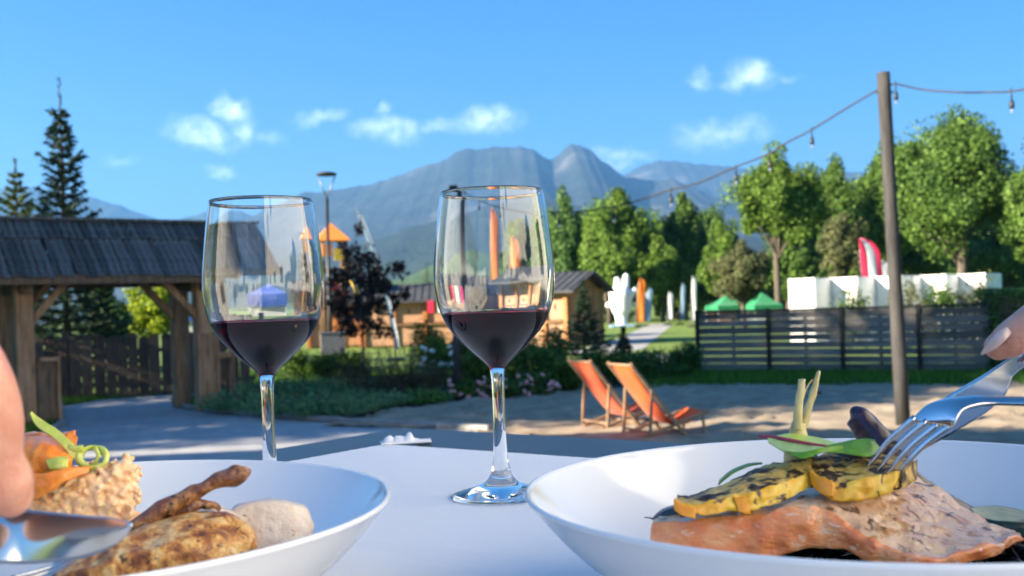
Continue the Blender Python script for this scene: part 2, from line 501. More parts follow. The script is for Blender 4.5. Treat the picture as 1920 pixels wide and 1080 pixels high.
# trodden sand: real humps and footprints
SAND = [(600, 800), (640, 793), (700, 780), (760, 768), (880, 752), (1030, 737), (1200, 727), (1313, 721), (1600, 720), (2300, 718), (2700, 1000), (1250, 1050), (1000, 825), (860, 806)]
sp = [(G(*p).x, G(*p).y) for p in SAND]
st = .085
xs = np.arange(-4.5, 16, st); ys = np.arange(5.5, 21.5, st)
vid, V, Q = {}, [], []
rs = random.Random(4)
prints = [(rs.uniform(-3, 13), rs.uniform(8, 20), rs.uniform(.10, .22), rs.uniform(.018, .045)) for _ in range(1100)]
pg = {}
for p in prints:
    pg.setdefault((int(p[0] // .5), int(p[1] // .5)), []).append(p)
def sand_z(x, y):
    z = .02 + .035 * mnoise.noise(Vector((x * .9, y * .9, 1))) + .03 * mnoise.noise(Vector((x * 2.6, y * 2.6, 5))) + .012 * mnoise.noise(Vector((x * 7, y * 7, 9)))
    ci, cj = int(x // .5), int(y // .5)
    for a in (-1, 0, 1):
        for b in (-1, 0, 1):
            for q in pg.get((ci + a, cj + b), ()):
                d2 = ((x - q[0]) ** 2 + (y - q[1]) ** 2) / q[2] ** 2
                if d2 < 4: z += q[3] * (math.exp(-d2 * .9) * -1.2 + .8 * math.exp(-(math.sqrt(d2) - 1.2) ** 2 * 6))
    return max(z, .0145)
for j, y in enumerate(ys[:-1]):
    for i, x in enumerate(xs[:-1]):
        if inside(sp, x + st / 2, y + st / 2):
            q = []
            for a, b in ((0, 0), (1, 0), (1, 1), (0, 1)):
                kk = (i + a, j + b)
                if kk not in vid:
                    vid[kk] = len(V)
                    xx, yy = xs[kk[0]], ys[kk[1]]
                    V.append((xx, yy, sand_z(xx, yy)))
                q.append(vid[kk])
            Q.append(q)
tag(link('sand_ground', npmesh('sand_ground', V, Q, True), M['sand']), kind='structure')

# raised terrace under the table (outside the frame)
TER = TZ - 0.75
mb = MB().prism([(-8, -9), (5.38, -9), (5.38, 3.2), (-8, 3.2)], 0.0, TER)
tag(mb.build('terrace', M['kerb']), kind='structure')

# ---------------------------------------------------------------- mountains
def mtmat(name, cols, sc):
    return pm(name, cols, sc, .95, .9, sc * 9, bdist=35.0, detail=10, lo=.40, hi=.66)
M['forest_slope'] = mtmat('forest_slope', [(.008, .020, .010), (.018, .036, .016), (.03, .05, .022)], .004)
M['rock_slope'] = mtmat('rock_slope', [(.012, .022, .016), (.022, .034, .026), (.034, .044, .037), (.095, .095, .09)], .003)
M['meadow'] = mtmat('meadow_slope', [(.04, .09, .02), (.08, .14, .03)], .006)
def ridge(name, pts, Yd, L, mat, seed, amp=.10, rows=46, cols=240, power=1.25):
    q = [unroll(*p) for p in pts]
    us = np.array([a[0] for a in q]); vs = np.array([-a[1] for a in q])
    o = np.argsort(us); us, vs = us[o], vs[o]
    U = np.linspace(us[0], us[-1], cols)
    H = np.interp(U, us, vs) * Yd + EYE
    V = []
    for j in range(rows + 8):
        t = j / rows
        for i in range(cols):
            h = H[i]
            fine = mnoise.fractal(Vector((U[i] * 60, seed, 0)), 0.8, 2.0, 5) * h * .018
            if t <= 1:
                Y = Yd - (1 - t) * L
                z = (h + fine) * (t ** power)
                w = math.sin(math.pi * t) ** .8
                X = U[i] * Yd
                n = mnoise.fractal(Vector((X * 4.0 / L, t * 1.6, seed)), 0.9, 2.1, 6)
                z += n * amp * h * w
                Y += mnoise.noise(Vector((X * 5 / L, seed, t))) * L * .05 * w
            else:
                Y = Yd + (t - 1) * L
                X = U[i] * Yd
                z = (h + fine) * (1 - (t - 1) * 4)
            V.append((X, Y, max(z, -2) - .6))
    Q = [(j * cols + i, j * cols + i + 1, (j + 1) * cols + i + 1, (j + 1) * cols + i) for j in range(rows + 7) for i in range(cols - 1)]
    return tag(link(name, npmesh(name, V, Q, True), mat), kind='structure')
ridge('distant_mountains', [(1000, 380), (1090, 350), (1160, 332), (1200, 312), (1235, 301), (1290, 304), (1370, 313), (1450, 322), (1560, 318), (1700, 330), (1900, 350), (2300, 400)], 6200, 2600, M['rock_slope'], 3, amp=.16)
ridge('mountain', [(200, 560), (400, 470), (480, 400), (570, 362), (620, 356), (690, 347), (730, 336), (770, 320), (800, 308), (815, 307), (850, 288), (880, 278), (900, 280), (925, 276), (975, 275), (1000, 279), (1016, 292), (1030, 298), (1048, 290), (1058, 279), (1072, 272), (1090, 272), (1108, 282), (1128, 300), (1150, 316), (1172, 330), (1210, 338), (1260, 335), (1300, 352), (1360, 378), (1430, 400), (1600, 440), (1900, 500)], 4400, 2400, M['rock_slope'], 11, amp=.06, cols=360)
ridge('far_hills', [(-500, 400), (-200, 360), (60, 350), (165, 368), (215, 382), (280, 407), (330, 414), (380, 397), (430, 392), (500, 410), (620, 450), (800, 520)], 5600, 2000, M['forest_slope'], 23)
ridge('forest_foothill', [(300, 545), (450, 522), (560, 488), (640, 468), (700, 449), (760, 430), (850, 402), (930, 380), (1010, 372), (1120, 392), (1250, 430), (1400, 440), (1600, 470), (2000, 520), (2400, 540)], 2300, 1200, M['forest_slope'], 31, amp=.15)
ridge('meadow_hill', [(560, 585), (690, 538), (770, 516), (830, 487), (880, 478), (980, 492), (1100, 520), (1300, 545), (1700, 552), (2300, 555)], 900, 500, M['meadow'], 41, amp=.06)

# ---------------------------------------------------------------- foliage builders
def leaf_quads(C, S, rng, asp=.55, up=.4, dirs=None, out=None):
    """C (N,3) centres, S (N,) half lengths -> diamond leaves"""
    n = len(C)
    d = rng.normal(size=(n, 3)) if dirs is None else dirs + rng.normal(size=(n, 3)) * .35
    d /= np.linalg.norm(d, axis=1, keepdims=True) + 1e-9
    nr = rng.normal(size=(n, 3)); nr[:, 2] += up * 3
    if out is not None:
        nr = rng.normal(size=(n, 3)) * .75 + out * 1.7; nr[:, 2] += .35
    s = np.cross(d, nr); s /= np.linalg.norm(s, axis=1, keepdims=True) + 1e-9
    S = S[:, None]
    V = np.stack([C - d * S, C - s * S * asp, C + d * S, C + s * S * asp], 1).reshape(-1, 3)
    Q = np.arange(4 * n).reshape(n, 4)
    return V, Q

def broadleaf(label, px, pl, pr, top, bot, Y, mat, seed, n=9000, leaf=.11, ncl=60, cat='tree', group='park trees beyond the fence', trunk=None, dens=.18):
    return leafy(label, P((pl + pr) / 2, (top + bot) / 2, Y).x, Y, (pr - pl) / 2 * Y / F, P(px, bot, Y).z, P(px, top, Y).z, mat, seed, n, leaf, ncl, cat, group, trunk, dens)

def leafy(label, X, Y, rx, zbot, ztop, mat, seed, n, leaf, ncl, cat, group, trunk=None, dens=.18):
    rng = np.random.default_rng(seed)
    zc, rz = (ztop + zbot) / 2, (ztop - zbot) / 2
    root = empty('broadleaf_tree', (X, Y, 0))
    tag(root, label, cat, group)
    # cluster centres, uneven outline: lobes
    cc = []
    lob = rng.uniform(.5, 1.16, 36)
    ncl = int(ncl * 1.5)
    while len(cc) < ncl:
        v = rng.normal(size=3); v /= np.linalg.norm(v)
        k = int((math.atan2(v[1], v[0]) + math.pi) / (2 * math.pi) * 8.99) + 9 * min(3, int((v[2] + 1) * 2))
        r = rng.uniform(.25, 1) ** .5 * lob[k]
        q = v * r
        # egg: broader low
        wz = 1.0 - .25 * max(q[2], 0)
        cc.append((q[0] * rx * .95 * wz, q[1] * rx * .85 * wz, zc + q[2] * rz * .9))
    cc.append((0, 0, ztop - rz * dens * .8)); cc = np.array(cc)
    w = rng.uniform(.5, 1.5, len(cc)); idx = rng.choice(len(cc), n, p=w / w.sum())
    cr = np.array([rx, rx, rz]) * dens * rng.uniform(.7, 1.5, (len(cc), 1))
    g = rng.normal(size=(n, 3)); ln = np.linalg.norm(g, axis=1, keepdims=True)
    g = g / ln * np.minimum(ln, 1.9)
    C = cc[idx] + g * cr[idx] * .62
    oc = (C - np.array([0, 0, zc])) / np.array([rx, rx, rz]); oc /= np.linalg.norm(oc, axis=1, keepdims=True) + 1e-6
    ol = g / (np.linalg.norm(g, axis=1, keepdims=True) + 1e-6)
    V, Q = leaf_quads(C, leaf * rng.uniform(.45, 1.6, n), rng, out=oc * .55 + ol * .6)
    link('crown', npmesh('crown', V, Q), mat, root)
    mb = MB()
    h = zc + rz * .45
    tr = trunk or max(.12, rx * .07)
    bend = [Vector((rng.normal() * tr * .5, rng.normal() * tr * .5, 0)) for _ in range(6)]
    tp = [Vector((0, 0, -.1)) if i == 0 else Vector((0, 0, h * i / 5)) + bend[i] for i in range(6)]
    mb.tube(tp, [tr * 1.25, tr, tr * .9, tr * .72, tr * .5, tr * .2], 9)
    for k in rng.choice(len(cc), min(14, len(cc)), replace=False):
        c = Vector(cc[k]); z0 = min(max(zbot * .9, c.z * .55), h * .85)
        a = Vector((0, 0, z0)); m_ = (a + c) / 2 + Vector((0, 0, rz * .06))
        mb.tube([a, m_, c], [tr * .45, tr * .28, tr * .07], 6, cap=False)
    mb.build('trunk', M['bark'], root)
    return root

def conifer(label, base, H, rb, mat, seed, n_whorl=26, dens=1.0, name='spruce_tree', group='spruces by the gateway', skirt=.06, spire=.1):
    rng = np.random.default_rng(seed)
    root = empty(name, base)
    tag(root, label, 'tree', group)
    C, D, S = [], [], []
    mb = MB()
    tr = H * .014 + .02
    mb.tube([(0, 0, -.1), (0, 0, H * .5), (0, 0, H * .98)], [tr, tr * .55, .006], 8)
    for w in range(n_whorl):
        f = skirt + (1 - skirt - spire * .8) * (w / n_whorl) ** .92
        z = H * f
        L = rb * ((1 - f) ** 1.12) * rng.uniform(.6, 1.2) + .06 * H / 7
        nb = int(rng.integers(5, 8))
        a0 = rng.uniform(0, 6.28)
        for b in range(nb):
            a = a0 + b * 6.283 / nb + rng.normal() * .15
            l = L * rng.uniform(.65, 1.12)
            droop = -.25 + .75 * f
            pts = []
            for s_ in np.linspace(0, 1, 5):
                pts.append(Vector((math.cos(a) * l * s_, math.sin(a) * l * s_, z + l * (droop * s_ + .22 * s_ * s_))))
            mb.tube(pts, [tr * .3, tr * .22, tr * .16, tr * .1, .003], 4, cap=False)
            m_ = max(8, int(l * 75 * dens) + 6)
            for i in range(m_):
                s_ = rng.uniform(.12, 1.0) ** .8
                p = Vector((math.cos(a) * l * s_, math.sin(a) * l * s_, z + l * (droop * s_ + .22 * s_ * s_)))
                sd = rng.choice((-1, 1)) * rng.uniform(.3, 1.1)
                d = Vector((math.cos(a + sd), math.sin(a + sd), rng.uniform(-.45, .25)))
                wd = (l * .20 + .05) * (1.15 - s_)
                C.append(p + d * wd * rng.uniform(.2, 1)); D.append(d); S.append(rng.uniform(.06, .12) * (.6 + H / 12))
    for i in range(int(60 * dens)):
        z = H * (1 - spire * rng.uniform(0, 1.3))
        a = rng.uniform(0, 6.28)
        D.append(Vector((math.cos(a) * .6, math.sin(a) * .6, .8))); C.append(Vector((0, 0, z)) + D[-1] * .05); S.append(.06)
    V, Q = leaf_quads(np.array(C), np.array(S), rng, asp=.22, dirs=np.array(D))
    link('crown', npmesh('crown', V, Q), mat, root)
    mb.build('trunk', M['bark'], root)
    return root

def bush(name, label, base, rx, ry, h, mat, seed, n=1800, leaf=.035, asp=.5, spiky=False, cat='shrub', group=None, stems=6, stemmat=None):
    rng = np.random.default_rng(seed)
    root = empty(name, base)
    tag(root, label, cat, group)
    if spiky:
        C, D, S = [], [], []
        ns = max(12, n // 14)
        for i in range(ns):
            a = rng.uniform(0, 6.283); r = math.sqrt(rng.uniform(0, 1)) * .75
            b = np.array([math.cos(a) * r * rx, math.sin(a) * r * ry, h * .12])
            d = np.array([math.cos(a) * (.25 + r), math.sin(a) * (.25 + r), rng.uniform(.5, 1.0) * (1.3 - r)])
            d /= np.linalg.norm(d); L = h * rng.uniform(.45, .95)
            for s_ in np.linspace(.1, 1, 14):
                q = b + d * L * s_; q[2] = max(.02, q[2] - .12 * L * s_ * s_)
                C.append(q + rng.normal(size=3) * .018); D.append(d + rng.normal(size=3) * .5); S.append(leaf * rng.uniform(.6, 1.3))
        C, D, S = np.array(C), np.array(D), np.array(S)
        V, Q = leaf_quads(C, S, rng, asp=asp, dirs=D)
    else:
        ncl = max(8, n // 90)
        cc = rng.normal(size=(ncl, 3)); cc /= np.linalg.norm(cc, axis=1, keepdims=True)
        cc *= rng.uniform(.3, 1, (ncl, 1)) ** .5 * .8
        cc = cc * [rx, ry, h / 2] + [0, 0, h * .5]
        i = rng.integers(0, ncl, n)
        C = cc[i] + rng.normal(size=(n, 3)) * np.array([rx, ry, h / 2]) * .17
        C[:, 2] = np.abs(C[:, 2]) + .01
        V, Q = leaf_quads(C, leaf * rng.uniform(.6, 1.4, n), rng, asp=asp)
    link('foliage', npmesh('foliage', V, Q), mat, root)
    mb = MB()
    for k in range(stems):
        a = rng.uniform(0, 6.28); q = Vector((math.cos(a) * rx * .5, math.sin(a) * ry * .5, h * .75))
        mb.tube([(q.x * .15, q.y * .15, -.03), (q.x * .5, q.y * .5, h * .35), q], [.012, .009, .004], 5)
    mb.build('stem', stemmat or M['bark'], root)
    return root

# ---------------------------------------------------------------- park trees
LT = [
 ('tallest leafy tree at right, behind the wooden light pole', 1790, 1655, 1925, 203, 480, 58, 'leaf_a', 15000, .15, 95),
 ('leafy tree rising just left of the wooden light pole', 1672, 1596, 1750, 262, 510, 63, 'leaf_a', 9000, .15, 60),
 ('leafy tree cut by the right edge of the picture', 1935, 1860, 2040, 262, 500, 55, 'leaf_a', 9000, .15, 60),
 ('bright green tree with bare lower trunk above the white screens', 1455, 1366, 1545, 276, 470, 60, 'leaf_b', 13000, .14, 80),
 ('darker tree between the bright green tree and the light pole', 1565, 1515, 1622, 300, 500, 70, 'leaf_a', 7000, .16, 50),
 ('grey green rounded tree above the green tents', 1390, 1332, 1452, 452, 575, 50, 'leaf_olive', 8000, .09, 60),
 ('grey green tree beside the crimson feather flag', 1582, 1534, 1632, 404, 530, 52, 'leaf_olive', 7000, .10, 55),
 ('tall bright tree right of the right hand wine glass', 1172, 1088, 1238, 350, 545, 62, 'leaf_b', 11000, .14, 75),
 ('slender pointed tree in front of the bare grey mountainside', 1284, 1232, 1332, 360, 560, 64, 'leaf_a', 8000, .14, 55),
 ('low light green tree between the pointed tree and the grey green tree', 1345, 1310, 1392, 420, 570, 72, 'leaf_b', 6000, .15, 45),
 ('dark tree right against the right hand wine glass', 1056, 1018, 1096, 360, 560, 66, 'leaf_c', 7000, .14, 50),
 ('lower sunlit tree behind the white hand inflatable', 1140, 1080, 1200, 440, 575, 57, 'leaf_b', 8000, .12, 55),
 ('dark bushy tree behind the row of small feather flags', 1262, 1200, 1330, 470, 600, 74, 'leaf_c', 7000, .14, 50),
 ('tree seen through the right hand wine glass', 985, 935, 1040, 415, 555, 72, 'leaf_a', 6000, .14, 50),
 ('dark tree low behind the right end of the white screens', 1860, 1790, 1960, 425, 560, 66, 'leaf_c', 8000, .15, 55),
 ('leafy tree standing low behind the light pole', 1720, 1640, 1800, 400, 545, 72, 'leaf_a', 6000, .16, 45),
 ('sunlit round tree in front of the tall bright one, near the glass', 1095, 1030, 1150, 405, 560, 70, 'leaf_b', 6000, .15, 50),
 ('low bright tree right of the pointed tree foot', 1235, 1190, 1290, 445, 585, 60, 'leaf_b', 6000, .12, 50),
 ('low leafy tree under the bright green crown', 1470, 1420, 1530, 455, 560, 66, 'leaf_a', 6000, .14, 50),
 ('broad low tree behind the crimson feather flag', 1630, 1560, 1700, 415, 550, 70, 'leaf_b', 7000, .15, 50),
 ('hazy tree in the back row above the dark young flags', 1120, 1040, 1200, 385, 560, 92, 'leaf_a', 6000, .2, 60),
 ('hazy tree in the back row beside the pointed tree', 1225, 1170, 1290, 395, 560, 94, 'leaf_b', 6000, .2, 60),
 ('hazy tree in the back row left of the bright green tree', 1335, 1280, 1400, 398, 560, 92, 'leaf_a', 6000, .2, 60),
 ('hazy tree in the back row right of the bright green tree', 1545, 1480, 1610, 335, 540, 92, 'leaf_b', 7000, .2, 60),
 ('hazy tree in the back row just left of the light pole', 1630, 1560, 1700, 330, 540, 95, 'leaf_a', 7000, .2, 60),
 ('broad leafy tree in the back row right of the light pole', 1730, 1660, 1810, 300, 540, 90, 'leaf_b', 7000, .2, 60),
 ('broad leafy tree in the back row near the right edge', 1850, 1770, 1930, 320, 540, 92, 'leaf_a', 7000, .2, 60),
 ('tall tree far behind the bright green tree', 1500, 1430, 1560, 370, 560, 78, 'leaf_c', 6000, .17, 45),
]
for i, (lb, px, pl, pr, tp, bt, Y, mt, n, lf, nc) in enumerate(LT):
    k = (Y + 18) / Y if px < 1345 and Y > 55 else 1.0
    broadleaf(lb, px, pl, pr, tp, bt, Y * k, M[mt], 100 + i, int(n * 3.4), lf * k * .66, nc)
for i in range(9):
    px = 1060 + i * 104
    lo_ = ['white hand', 'orange feather flag', 'thin blue flag', 'two green tents', 'left end of the white screens', 'first folds of the white screens', 'crimson flag', 'light pole', 'beige house'][i]
    broadleaf('low bushy undergrowth tree behind the ' + lo_, px, px - 66, px + 66, 478 - 3 * i, 612 - 3 * i, 84, M['leaf_c' if i % 3 == 0 else 'leaf_a' if i % 3 == 1 else 'leaf_b'], 180 + i, 12000, .12, 60, group='undergrowth at the edge of the park')
broadleaf('sunlit lime green tree seen through the gateway', 285, 222, 350, 515, 650, 36, M['leaf_yellow'], 140, 7000, .075, 55, group='trees seen through the gateway')
broadleaf('green tree at the left edge behind the gate post', 15, -60, 66, 512, 660, 31, M['leaf_b'], 141, 5000, .07, 45, group='trees seen through the gateway')
broadleaf('dark leafy tree behind the picket fence in the gateway', 205, 150, 250, 535, 690, 33, M['leaf_c'], 142, 5000, .07, 45, group='trees seen through the gateway')
rt = P(653, 725, 22); rt.z = 0
broadleaf('sparse dark purple leaved young tree between the wine glasses', 676, 580, 775, 420, 665, 22, M['leaf_purple'], 143, 3600, .05, 60, group='young garden trees', trunk=.03, dens=.10)
# conifers
def gpt(px, Y): q = P(px, 600, Y); return (q.x, Y, 0)
conifer('tall dark spruce with a bare thin leader above the shingle roof', gpt(126, 24), 6.95, 1.7, M['needle'], 201, 30, .8, spire=.12)
conifer('yellowish green spruce at the left edge above the shingle roof', gpt(38, 30), 6.1, 2.7, M['needle_b'], 202, 24, 1.0, spire=.06)
conifer('broad dark spruce filling the gateway behind the fence', gpt(178, 26.5), 4.2, 1.5, M['needle'], 203, 24, 1.3)
conifer('small dark fir in the bed left of the deck chairs', gpt(1094, 24.5), 2.0, .78, M['needle'], 204, 17, 1.6, name='fir_tree', group='small firs in the garden')
conifer('tiny dark fir beyond the right deck chair', gpt(1168, 22.5), .95, .42, M['needle'], 205, 11, 2.0, name='fir_tree', group='small firs in the garden')
conifer('narrow distant conifer on the meadow hill', gpt(803, 118), 7.2, .8, M['needle_b'], 206, 18, .8, group='far conifers')
# unseen trees added left of the frame to throw the long shade
SH = [(-12.4, 11.0, 9.5), (-14.5, 14.6, 10.5), (-17.0, 9.0, 11), (-17.6, 17.5, 10), (-21, 13.0, 12), (-23.5, 19.0, 11.5), (-26, 23.5, 11), (-10.9, 18.6, 6.0), (-15.6, 11.6, 11.5), (-20.5, 9.6, 13.5), (-13.2, 13.0, 9.0), (-18.8, 11.2, 12.0), (-28, 13.5, 14.5), (-29, 9.5, 14.5)]
for i, (x, y, h) in enumerate(SH):
    conifer('unseen tall spruce added left of the gateway to cast shade', (x, y, 0), h, h * .24, M['needle'], 220 + i, 22, .6, group='spruces shading the drive')

for i, (x, y, r_, z0, z1) in enumerate(((-21, 7.9, 3.3, 6.2, 14.2), (-26, 10.5, 3.6, 6.5, 15.5), (-17, 13.0, 3.0, 4.0, 9.5))):  # leafy trees out of view, added to keep the sun off the sand
    leafy(['unseen round shade tree added beside the restaurant roof', 'unseen tall shade tree added left of the restaurant', 'unseen round shade tree added left of the gateway', 'unseen broad shade tree added far left of the gateway'][i], x, y, r_, z0, z1, M['leaf_a'], 260 + i, 9000, .15, 90, 'tree', 'leafy trees shading the sand', .22, .16)

# ================================================================ GATEWAY
gA = G(50, 800); gB = G(385, 770)
ge = (gB - gA); GL = ge.length; grz = math.atan2(ge.y, ge.x)
gate = empty('timber_gateway', gA, grz)
tag(gate, 'roofed timber gateway with weathered shingles over the drive', 'gateway')
rg = random.Random(8)
XL, XR = -1.25, GL + 1.22
ZE, ZR = 2.14, 2.97
GD = 1.0
for x in (0, GL):
    for y in (0, GD):
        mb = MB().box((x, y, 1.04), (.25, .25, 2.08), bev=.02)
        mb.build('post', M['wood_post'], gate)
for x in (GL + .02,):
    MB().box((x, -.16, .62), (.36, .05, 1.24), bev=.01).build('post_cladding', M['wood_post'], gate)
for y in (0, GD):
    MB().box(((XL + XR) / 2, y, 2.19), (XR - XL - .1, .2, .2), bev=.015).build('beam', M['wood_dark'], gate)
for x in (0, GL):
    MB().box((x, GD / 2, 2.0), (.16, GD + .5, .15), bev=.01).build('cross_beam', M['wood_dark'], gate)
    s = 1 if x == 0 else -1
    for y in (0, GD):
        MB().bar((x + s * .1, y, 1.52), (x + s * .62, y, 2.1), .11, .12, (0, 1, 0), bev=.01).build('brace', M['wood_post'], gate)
# rafters and boarding under the shingles
for k in range(7):
    x = XL + .12 + (XR - XL - .24) * k / 6
    for s in (-1, 1):
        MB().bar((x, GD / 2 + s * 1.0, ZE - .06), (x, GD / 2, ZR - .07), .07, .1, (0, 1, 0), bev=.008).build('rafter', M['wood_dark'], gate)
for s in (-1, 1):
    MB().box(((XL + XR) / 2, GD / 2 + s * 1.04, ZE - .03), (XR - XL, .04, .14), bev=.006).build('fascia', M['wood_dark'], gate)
slope = Vector((0, 1.02, ZR - ZE))
SLn = slope.length; sd = slope / SLn
def shingles(side, s0, s1, lift, wid, tilt):
    me = MB().box((0, 0, 0), (wid * .95, SLn * (s1 - s0), .022), bev=.004).mesh('shingle')
    me.materials.append(M['shingle'])
    n = int((XR - XL) / wid)
    for k in range(n):
        x = XL + wid * (k + .5)
        s = (s0 + s1) / 2 + rg.uniform(-.012, .012)
        y = GD / 2 - side * (1.05 - 1.02 * s)
        z = ZE + (ZR - ZE) * s + lift + rg.uniform(0, .024)
        o = bpy.data.objects.new('shingle', me); COL.objects.link(o); o.parent = gate
        o.location = (x, y, z)
        o.rotation_euler = (side * math.atan2(sd.z, sd.y), rg.uniform(-.05, .05), rg.uniform(-.02, .02)); o.scale = (rg.uniform(.82, 1.03), rg.uniform(.97, 1.03), 1)
        if side < 0: o.rotation_euler[0] = -math.atan2(sd.z, sd.y)
for side in (1, -1):
    shingles(side, -.04, .70, .03, .098, 0)
    shingles(side, .64, 1.0, .062, .104, 0)
MB().bar((XL, GD / 2, ZR + .10), (XR, GD / 2, ZR + .10), .2, .05, bev=.01).build('ridge_board', M['shingle'], gate)
# boarded stub panel beside the left post
MB().box((.30, -.05, .52), (.30, .05, .92), bev=.006).build('side_panel', M['wood_dark'], gate)
MB().box((.44, -.09, .5), (.05, .09, 1.0), bev=.006).build('panel_stile', M['wood_post'], gate)
MB().box((.30, -.09, .96), (.23, .09, .06), bev=.006).build('panel_rail', M['wood_post'], gate)
# bench-like sill right of the right post
for dx in (.28, .62):
    MB().box((GL + dx, .4, .42), (.12, .12, .84), bev=.01).build('side_post', M['wood_dark'], gate)
MB().bar((GL + .1, .4, .86), (GL + .74, .4, .86), .14, .1, bev=.01).build('side_rail', M['wood_post'], gate)

def picket_fence(label, a, b, h, wid, gap, seed, post_at=()):
    r = random.Random(seed)
    root = empty('picket_fence', a, math.atan2((b - a).y, (b - a).x))
    tag(root, label, 'fence', 'picket fences by the gateway')
    L = (b - a).length
    pm_ = MB()
    pts = [(-wid / 2, 0), (wid / 2, 0), (wid / 2, h - .05), (wid * .22, h), (-wid * .22, h), (-wid / 2, h - .05)]
    vs = [(x, -.012, z) for x, z in pts] + [(x, .012, z) for x, z in pts]
    n = len(pts)
    me = MB().add(vs, [tuple(range(n)), tuple(range(2 * n - 1, n - 1, -1))] + [(i, i + n, (i + 1) % n + n, (i + 1) % n) for i in range(n)]).mesh('picket')
    me.materials.append(M['wood_fence'])
    x = wid / 2; k = 0
    while x < L:
        o = bpy.data.objects.new('picket', me); COL.objects.link(o); o.parent = root
        o.location = (x, r.uniform(-.006, .006), .04 + r.uniform(-.01, .02)); o.rotation_euler = (0, r.uniform(-.012, .012), 0)
        o.scale = (r.uniform(.9, 1.05), 1, r.uniform(.96, 1.03))
        x += wid + (gap if r.random() < .5 else gap * r.choice((.3, 2.6))); k += 1
    for z in (.28, h * .78):
        MB().bar((0, .045, z), (L, .045, z), .05, .08, bev=.006).build('rail', M['wood_fence'], root)
    for px_ in post_at:
        MB().box((px_, .11, h * .56), (.13, .1, h * 1.12), bev=.01).build('post', M['wood_fence'], root)
    return root
fa, fb = G(-260, 771), G(640, 732)
picket_fence('dark picket fence across the gateway opening', G(66, 754), G(480, 735.5), 1.16, .19, .018, 3, (.55, 2.6, 4.2))
picket_fence('dark picket fence leaving the left edge beside the gate post', G(-330, 812), G(30, 786), 1.12, .17, .02, 5, (.2, 2.2))

# ================================================================ BOARD FENCE at right
def board_fence(a, b, cuts, h, label):
    root = empty('board_fence', a, math.atan2((b - a).y, (b - a).x))
    tag(root, label, 'fence')
    L = (b - a).length
    r = random.Random(21)
    xs_ = [c * L for c in cuts]
    for i, x in enumerate(xs_):
        MB().box((x, -.02, h / 2 + .02), (.075, .075, h + .06), bev=.006).build('post', M['black_paint'], root)
    for x0, x1 in zip(xs_, xs_[1:]):
        n = 8; bh = (h - .1) / n
        MB().box(((x0 + x1) / 2, 0, h + .005), (x1 - x0 - .075, .07, .05), bev=.005).build('top_rail', M['black_paint'], root)
        MB().box((x0 + (x1 - x0) * .5, .045, h / 2), (.05, .04, h - .08), bev=.004).build('batten', M['black_paint'], root)
        for k in range(n):
            hh = bh - r.choice((.005, .009, .014, .024))
            o = MB().box((0, 0, 0), (x1 - x0 - .08, .02, hh), bev=.003).build('board', M['board_grey'], root)
            o.location = ((x0 + x1) / 2, r.uniform(-.006, .006), .08 + bh * (k + .5)); o.rotation_euler = (0, r.uniform(-.004, .004), 0)
    return root
fA, fB = G(1311, 702), G(1862, 704)
tot = 1862 - 1311
def cutf(px):
    # fraction along the line whose image column is px
    lo, hi = 0., 1.
    for _ in range(40):
        m_ = (lo + hi) / 2; q = fA.lerp(fB, m_)
        u, _v = unroll(px, 640)
        if q.x / q.y < u: lo = m_
        else: hi = m_
    return lo
board_fence(fA, fB, [0, cutf(1442), cutf(1580), cutf(1724), 1.0], 1.25, 'weathered grey board fence with black posts behind the sand')
MB_ = None

# ================================================================ POLES AND LIGHT STRING
pb, pt = P(1694, 803, 12.0), P(1656, 136, 12.0); pb.z = -.05
pole = empty('light_pole', pb); tag(pole, 'tall grey wooden pole right of centre carrying the light string', 'pole', 'poles for the light string')
d = pt - pb
MB().tube([d * t for t in (0, .2, .4, .6, .8, .93, 1)], [.082, .08, .076, .074, .072, .073, .071], 14).build('shaft', M['pole_wood'], pole)
MB().tube([d * .945 + Vector((-.09, 0, 0)), d * .945 + Vector((.10, 0, 0))], .012, 8).build('hook', M['black_rubber'], pole)
p2b, p2t = P(858, 747, 17.5), P(850, 352, 17.5); p2b.z = -.05
pole2 = empty('light_pole', p2b); tag(pole2, 'thin grey wooden pole behind the right hand wine glass', 'pole', 'poles for the light string')
d2 = p2t - p2b
MB().tube([d2 * t for t in (0, .3, .6, 1)], [.065, .06, .058, .055], 12).build('shaft', M['pole_wood'], pole2)
MB().tube([d2 * .99, d2 * 1.01], .075, 10).build('cap', M['black_rubber'], pole2)

def light_string(label, pts, bulbs, drop):
    """pts: (px, py, Y)"""
    q = [P(*p) for p in pts]
    root = empty('light_string', q[0]); tag(root, label, 'string lights', 'string lights over the garden')
    o0 = q[0]
    dense = []
    for i in range(len(q) - 1):
        p0, p1, p2, p3 = q[max(i - 1, 0)], q[i], q[i + 1], q[min(i + 2, len(q) - 1)]
        for s in np.linspace(0, 1, 8, endpoint=False):
            s = float(s)
            dense.append(.5 * ((2 * p1) + (p2 - p0) * s + (2 * p0 - 5 * p1 + 4 * p2 - p3) * s * s + (3 * p1 - p0 - 3 * p2 + p3) * s ** 3) - o0)
    dense.append(q[-1] - o0)
    MB().tube(dense, .011, 6).build('cord', M['black_rubber'], root)
    for b in bulbs:
        c = min(dense, key=lambda v: abs((v + o0).x / (v + o0).y - unroll(b, 300)[0]))
        MB().tube([c + Vector((0, 0, .03)), c - Vector((0, 0, drop))], .008, 6).build('hanger', M['black_rubber'], root)
        s = MB().lathe([(0, 0), (.012, 0), (.024, -.018), (.026, -.075), (.02, -.088), (0, -.088)], 10, c - Vector((0, 0, drop))).build('socket', M['black_rubber'], root)
        MB().lathe([(0, -.083), (.012, -.086), (.017, -.105), (.014, -.125), (0, -.134)], 10, c - Vector((0, 0, drop))).build('bulb', M['bulb_glass'], root)
    return root
